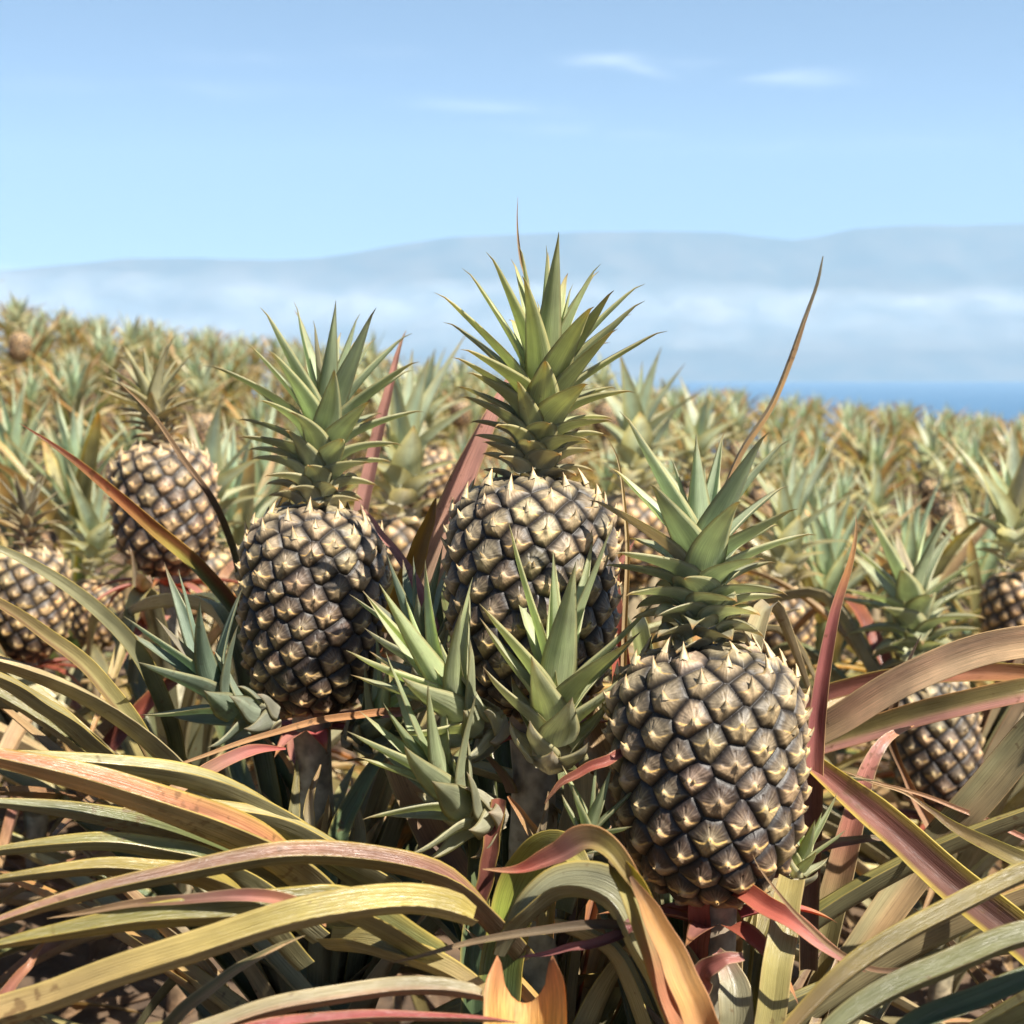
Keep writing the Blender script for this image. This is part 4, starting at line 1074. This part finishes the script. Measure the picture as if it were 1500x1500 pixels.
traced('right', [(1330, 1425, 0.80), (1260, 1412, 0.80), (1190, 1365, 0.80), (1140, 1310, 0.81), (1112, 1270, 0.83), (1102, 1250, 0.84)], 11, [(0, BROWN), (0.7, (0.28, 0.16, 0.08)), (1, TAN)], edge=TAN, upw=0.2, fold=0.5, mat=M_DRY)
traced('right', [(1120, 1290, 0.97), (1165, 1255, 0.97), (1220, 1238, 0.96), (1290, 1228, 0.95), (1330, 1228, 0.95)], 24, [(0, (0.6, 0.18, 0.15)), (0.5, PINK), (1, GREY)], edge=PINK, upw=0.3, fold=0.4, half=(PALE, 0.6, -1))
traced('right', [(1118, 1600, 0.84), (1128, 1500, 0.85), (1140, 1400, 0.86), (1152, 1330, 0.88), (1160, 1290, 0.9)], 54, [(0, KHAKI), (0.5, (0.42, 0.36, 0.13)), (1, OLIVE)], edge=(0.62, 0.45, 0.2), upw=0.0, fold=0.25, prof='cut')
traced('frontright', [(1060, 1640, 0.60), (1160, 1512, 0.62), (1260, 1420, 0.64), (1380, 1350, 0.66), (1500, 1290, 0.68), (1640, 1240, 0.70)][::-1], 36, [(0, OLIVE), (0.5, (0.24, 0.20, 0.08)), (1, BROWN)], edge=YELLOW, half=(BROWN, 0.8, -1), upw=0.35, fold=0.5, prof=[(0, 1), (0.6, 1), (1, 0.4)])
traced('frontright', [(1150, 1600, 0.56), (1220, 1520, 0.57), (1310, 1462, 0.58), (1420, 1412, 0.59), (1520, 1380, 0.60), (1680, 1350, 0.62)][::-1], 46, [(0, (0.21, 0.22, 0.12)), (0.4, (0.20, 0.20, 0.08)), (1, (0.2, 0.21, 0.12))], edge=OLIVE, upw=0.4, fold=0.4, prof=[(0, 1), (0.6, 1), (1, 0.5)], label='wide grey green leaf along the bottom right')
traced('frontright', [(1280, 1600, 0.64), (1330, 1510, 0.65), (1420, 1465, 0.66), (1520, 1430, 0.67), (1680, 1400, 0.68)][::-1], 40, [(0, (0.11, 0.14, 0.07)), (1, DARKG)], edge=OLIVE, upw=0.3, fold=0.35, prof='cut')
traced('right', [(1020, 1430, 0.92), (1022, 1380, 0.915), (1024, 1330, 0.91), (1026, 1300, 0.91)], 40, [(0, RED), (1, (0.36, 0.09, 0.06))], edge=RED, upw=0.0, prof='cut', fold=0.3, name='bract')
traced('right', [(1080, 1560, 0.86), (1078, 1480, 0.86), (1070, 1425, 0.87), (1050, 1395, 0.88)], 64, [(0, GREY), (0.7, SILVER), (1, PINK)], edge=CREAM, upw=0.0, prof=[(0, 1), (0.6, 0.95), (1, 0.3)], fold=0.3)
traced('right', [(1000, 1500, 0.88), (1030, 1430, 0.86), (1060, 1405, 0.85), (1088, 1400, 0.85)], 50, [(0, PINK), (0.5, (0.58, 0.18, 0.15)), (1, PINK)], edge=CREAM, upw=0.1, prof=[(0, 1), (0.5, 0.9), (1, 0.3)], fold=0.3, name='bract')

# the rest of each rosette
for k_, sd_ in (('left', 101), ('centre', 102), ('right', 103)):
    fill_leaves(k_, 40, sd_, weights=(5, 5, 4, 1, 3, 2, 0, 6))
    fill_leaves(k_, 12, sd_ + 50, h0=0.16, h1=0.36, lens=(0.20, 0.34), elev=(62, 86), ymin=980, weights=(5, 4, 4, 1, 2, 2, 1, 4), dr=(5, 40))
fill_leaves('frontleft', 16, 104, lens=(0.45, 0.7))
fill_leaves('frontright', 16, 105, lens=(0.45, 0.7))
fill_leaves('farleft', 30, 106, weights=(2, 3, 3, 4, 4, 4, 3, 2))
fill_leaves('edge', 26, 107, weights=(2, 3, 3, 4, 4, 4, 3, 2))
fill_leaves('behind', 30, 108, weights=(2, 3, 4, 3, 4, 4, 2, 2))

# ------------------------------------------------------------------ the field behind
CB = 0.60                                        # crown base height of a field plant at scale 1


def proto(kind, seed):
    r = random.Random(seed)
    parts = {}
    if kind != 'leafy':
        mb = MB(); fruit(mb, (0, 0, CB - 0.155), (r.uniform(-.12, .12), r.uniform(-.12, .12), 1), 0.057, 0.155, 110, seed, nu=120, nv=66, spikes=False,
                         tone=(1.35, 1.22, 1.05)); parts['fruit'] = (mb.mesh('fruit', M_FRUIT), M_FRUIT)
        mb = MB(); tube(mb, [(0, 0, -0.03), (0.005, 0, 0.2), (0, 0, CB - 0.15)], [0.022, 0.02, 0.016], [(0, BROWN), (1, (0.25, 0.2, 0.12))], 8, seed)
        parts['stem'] = (mb.mesh('stem', M_STEM), M_STEM)
        mb = MB(); H = r.uniform(0.20, 0.24)
        std_crown(mb, (0, 0, CB - 0.012), (r.uniform(-.1, .1), r.uniform(-.1, .1), 1), H, seed, n=24, nseg=9, m=1, thin=True, high=(0.37, 0.46, 0.33), low=(0.45, 0.40, 0.29),
                  spread=r.uniform(.85, 1.1), wide=1.4, longer=r.uniform(1.05, 1.25), rot=r.uniform(0, 6))
        parts['crown'] = (mb.mesh('crown', M_CROWN), M_CROWN)
    leaves = []
    n = 24
    wts = {'grey': (2, 4, 5, 2, 4, 7, 1, 1), 'red': (1, 2, 3, 6, 5, 5, 3, 1), 'tan': (0, 2, 4, 3, 4, 10, 1, 0), 'leafy': (3, 5, 7, 1, 2, 4, 0, 3)}[kind]
    for k in range(n):
        f = k / n
        az = k * 2.39996 + r.uniform(-.2, .2)
        e0 = math.radians(2 + (50 if kind != 'leafy' else 62) * f ** 0.7 + r.uniform(-8, 8))
        L_ = r.uniform(0.42, 0.62) * (1 - 0.22 * f) * (1 if kind != 'leafy' else 0.72)
        h0 = (0.06 + 0.24 * f) if kind != 'leafy' else (0.1 + 0.34 * f)
        P, N_ = gen_leaf_path((math.cos(az) * .025, math.sin(az) * .025, h0), az, e0, L_, math.radians(r.uniform(50, 110) * (1 if kind != 'leafy' else (1.05 - .75 * f))), 12, r.uniform(-.4, .4))
        st, ed, md = pal_pick(r, wts)
        mb = MB()
        strip(mb, P, np.maximum(sword_profile(np.linspace(0, 1, 12)), .03) * r.uniform(.014, .020), N_, st, edge=ed, fold=r.uniform(.3, .55), m=2, seed=seed * 50 + k, thin=True)
        leaves.append(mb)
    if kind == 'leafy':
        mb = MB()
        crown(mb, [(0, 0, 0.42), (0, 0, 0.48), (0, 0, 0.52)], 16, seed, [(0, .15), (.5, .18), (1, .16)], [(0, 50), (.5, 32), (1, 8)], [(0, .021), (.6, .019), (1, .013)],
              [(0, .02), (1, .004)], [(0, 22), (1, 0)], low=(0.32, 0.37, 0.22), high=(0.41, 0.50, 0.35), nseg=9, m=2, thin=True)
        parts['crown'] = (mb.mesh('crown', M_CROWN), M_CROWN)
        mb = MB(); tube(mb, [(0, 0, -0.03), (0.005, 0, 0.2), (0, 0, 0.47)], [0.024, 0.022, 0.018], [(0, BROWN), (1, GREEN)], 8, seed)
        parts['stem'] = (mb.mesh('stem', M_STEM), M_STEM)
    allm = MB()
    for lm in leaves:
        for v, f, c, u in zip(lm.v, lm.f, lm.c, lm.u):
            allm.add(v, f, c, u)
    parts['foliage'] = (allm.mesh('foliage', M_LEAF), M_LEAF)
    leafm = [lm.mesh('leaf', M_LEAF) for lm in leaves]
    return dict(kind=kind, parts=parts, leaves=leafm)


PROTOS = [proto('grey', 201), proto('grey', 202), proto('red', 203), proto('tan', 204), proto('leafy', 205), proto('leafy', 206), proto('tan', 207)]
FIELD = 'pineapple plants of the field behind'
placed = []


def add_field(x, y, sc, rz, pi, label, single_leaves=False, tilt=(0, 0), group=FIELD):
    pr = PROTOS[pi]
    o = empty('pineapple_plant', (x, y, float(ground_z(x, y))))
    o.rotation_euler = (tilt[0], tilt[1], rz)
    o.scale = (sc, sc, sc)
    tag(o, label, 'pineapple plant', group)
    for nm, (me, mt) in pr['parts'].items():
        if nm == 'foliage' and single_leaves: continue
        c = bpy.data.objects.new(nm, me); COL.objects.link(c); c.parent = o
    if single_leaves:
        for me in pr['leaves']:
            c = bpy.data.objects.new('leaf', me); COL.objects.link(c); c.parent = o
    placed.append((x, y))
    return o


def place_px(px, py, d, pi, label, rz=0.0):
    """A field plant whose crown base stands where the photo shows it."""
    p = at(px, py, d)
    g = float(ground_z(p[0], p[1]))
    cb = CB if PROTOS[pi]['kind'] != 'leafy' else 0.50
    sc = min(1.12, max(0.62, (p[2] - g) / cb))
    add_field(p[0], p[1], sc, rz, pi, label, True, group=None)


SPOTS = [
    (345, 735, 2.60, 5, 'small bright leafy pineapple plant just right of the leaning fruit'),
    (385, 600, 3.40, 4, 'green leafy pineapple plant behind the left pineapple\'s crown'),
    (622, 590, 3.60, 0, 'pineapple plant with pale crown seen between the left and tallest pineapples'),
    (925, 720, 2.70, 1, 'pineapple plant peeping out right of the tallest pineapple\'s fruit'),
    (1185, 650, 4.20, 4, 'dark green leafy plant below the long dry curling leaf'),
    (1335, 800, 2.75, 4, 'pale leafy pineapple plant just above the bright green crown'),
    (1215, 790, 2.65, 5, 'leafy pineapple plant right behind the nearest pineapple\'s crown'),
    (1445, 740, 2.90, 5, 'dark green leafy plant at the right edge above the tan leaves'),
    (1150, 860, 2.35, 3, 'tan pineapple plant half hidden behind the nearest crown'),
    (1490, 840, 2.45, 6, 'pineapple plant cut by the photo\'s right edge, pale fruit'),
    (110, 700, 2.80, 4, 'leafy pineapple plant left of the leaning fruit'),
    (20, 640, 3.10, 5, 'leafy pineapple plant at the left edge above the small pinkish crown'),
    (300, 800, 2.30, 6, 'tan leaved pineapple plant behind the leaning fruit'),
    (590, 760, 2.20, 3, 'tan pineapple plant low between the left and tallest pineapples'),
    (140, 850, 2.40, 2, 'reddish plant low between the two blurred fruits at left'),
]
for k, (px, py, d, pi, lb) in enumerate(SPOTS):
    place_px(px, py, d, pi, lb, rz=k * 1.3)

rows = []
yy = 2.75; row = 0
ORD = ['first', 'second', 'third', 'fourth', 'fifth', 'sixth', 'seventh', 'eighth', 'ninth', 'tenth', 'eleventh', 'twelfth', 'thirteenth', 'fourteenth', 'fifteenth',
       'sixteenth', 'seventeenth', 'eighteenth', 'nineteenth', 'twentieth', 'twenty-first', 'twenty-second', 'twenty-third', 'twenty-fourth', 'twenty-fifth', 'twenty-sixth']
LOOK = {'grey': 'pale crowned pineapple plant', 'red': 'reddish pineapple plant', 'tan': 'tan leaved pineapple plant', 'leafy': 'leafy green pineapple plant'}
fr_ = random.Random(31)
while yy < 14.2:
    half = 0.372 * yy + 0.25
    step = 0.60 - 0.012 * yy
    x = -half + fr_.uniform(0, step)
    cand = []
    while x < half:
        X_ = x + fr_.uniform(-.13, .13); Y_ = yy + fr_.uniform(-.16, .16)
        if all((X_ - a) ** 2 + (Y_ - b) ** 2 > 0.13 for a, b in placed):
            cand.append((X_, Y_))
        x += step
    for k, (X_, Y_) in enumerate(sorted(cand)):
        pi = fr_.choices(range(7), (4, 4, 2, 2, 6, 6, 2) if yy < 7.5 else (0, 0, 0, 0, 1, 1, 0))[0]
        add_field(X_, Y_, fr_.uniform(0.84, 1.10) if yy < 7.5 else fr_.uniform(0.88, 1.04), fr_.uniform(0, 6.28), pi,
                  '%s, %s from the left in the %s row of the field behind' % (LOOK[PROTOS[pi]['kind']], ORD[min(k, 25)], ORD[min(row, 25)]),
                  single_leaves=yy < 3.4, tilt=(fr_.uniform(-.1, .1), fr_.uniform(-.1, .1)))
    yy += 0.62 - 0.008 * yy; row += 1
print('field plants', len(placed), 'rows', row)

# ------------------------------------------------------------------ dead leaves lying between the rows
lr = random.Random(77)
lt = MB()
for k in range(1500):
    y = 0.55 + 5.0 * lr.random() ** 1.3
    x = lr.uniform(-1, 1) * (0.40 * y + 0.75)
    az = lr.uniform(0, 6.28)
    z = float(ground_z(x, y))
    P, N_ = gen_leaf_path((x, y, z + lr.uniform(.004, .05)), az, lr.uniform(-.1, .5), lr.uniform(.10, .38), lr.uniform(.1, 1.2), 9, lr.uniform(-1, 1))
    P[:, 2] = np.maximum(P[:, 2], ground_z(P[:, 0], P[:, 1]) + 0.003)
    c = np.array(lr.choice([BROWN, TAN, (0.30, 0.18, 0.09), (0.24, 0.15, 0.09), (0.36, 0.22, 0.12), OLIVE])) * lr.uniform(.5, 1.1)
    strip(lt, P, np.maximum(sword_profile(np.linspace(0, 1, 9)), .05) * lr.uniform(.006, .016), N_ + 0.4 * np.array([lr.uniform(-1, 1), lr.uniform(-1, 1), 0]),
          [(0, c), (1, c * 0.7)], edge=c, fold=lr.uniform(.1, .9), m=1, seed=k + 9000, thin=True)
tag(lt.build('leaf_litter', M_DRY), kind='stuff')

# ------------------------------------------------------------------ render settings
S.view_settings.view_transform = 'Standard'
S.view_settings.look = 'None'
S.view_settings.gamma = 1.0
S.view_settings.exposure = 1.52
S.render.engine = 'CYCLES'
S.cycles.use_denoising = True
S.cycles.max_bounces = 8
S.cycles.diffuse_bounces = 3
S.cycles.glossy_bounces = 2
S.cycles.transmission_bounces = 4
S.cycles.volume_bounces = 1
S.cycles.caustics_reflective = False
S.cycles.caustics_refractive = False
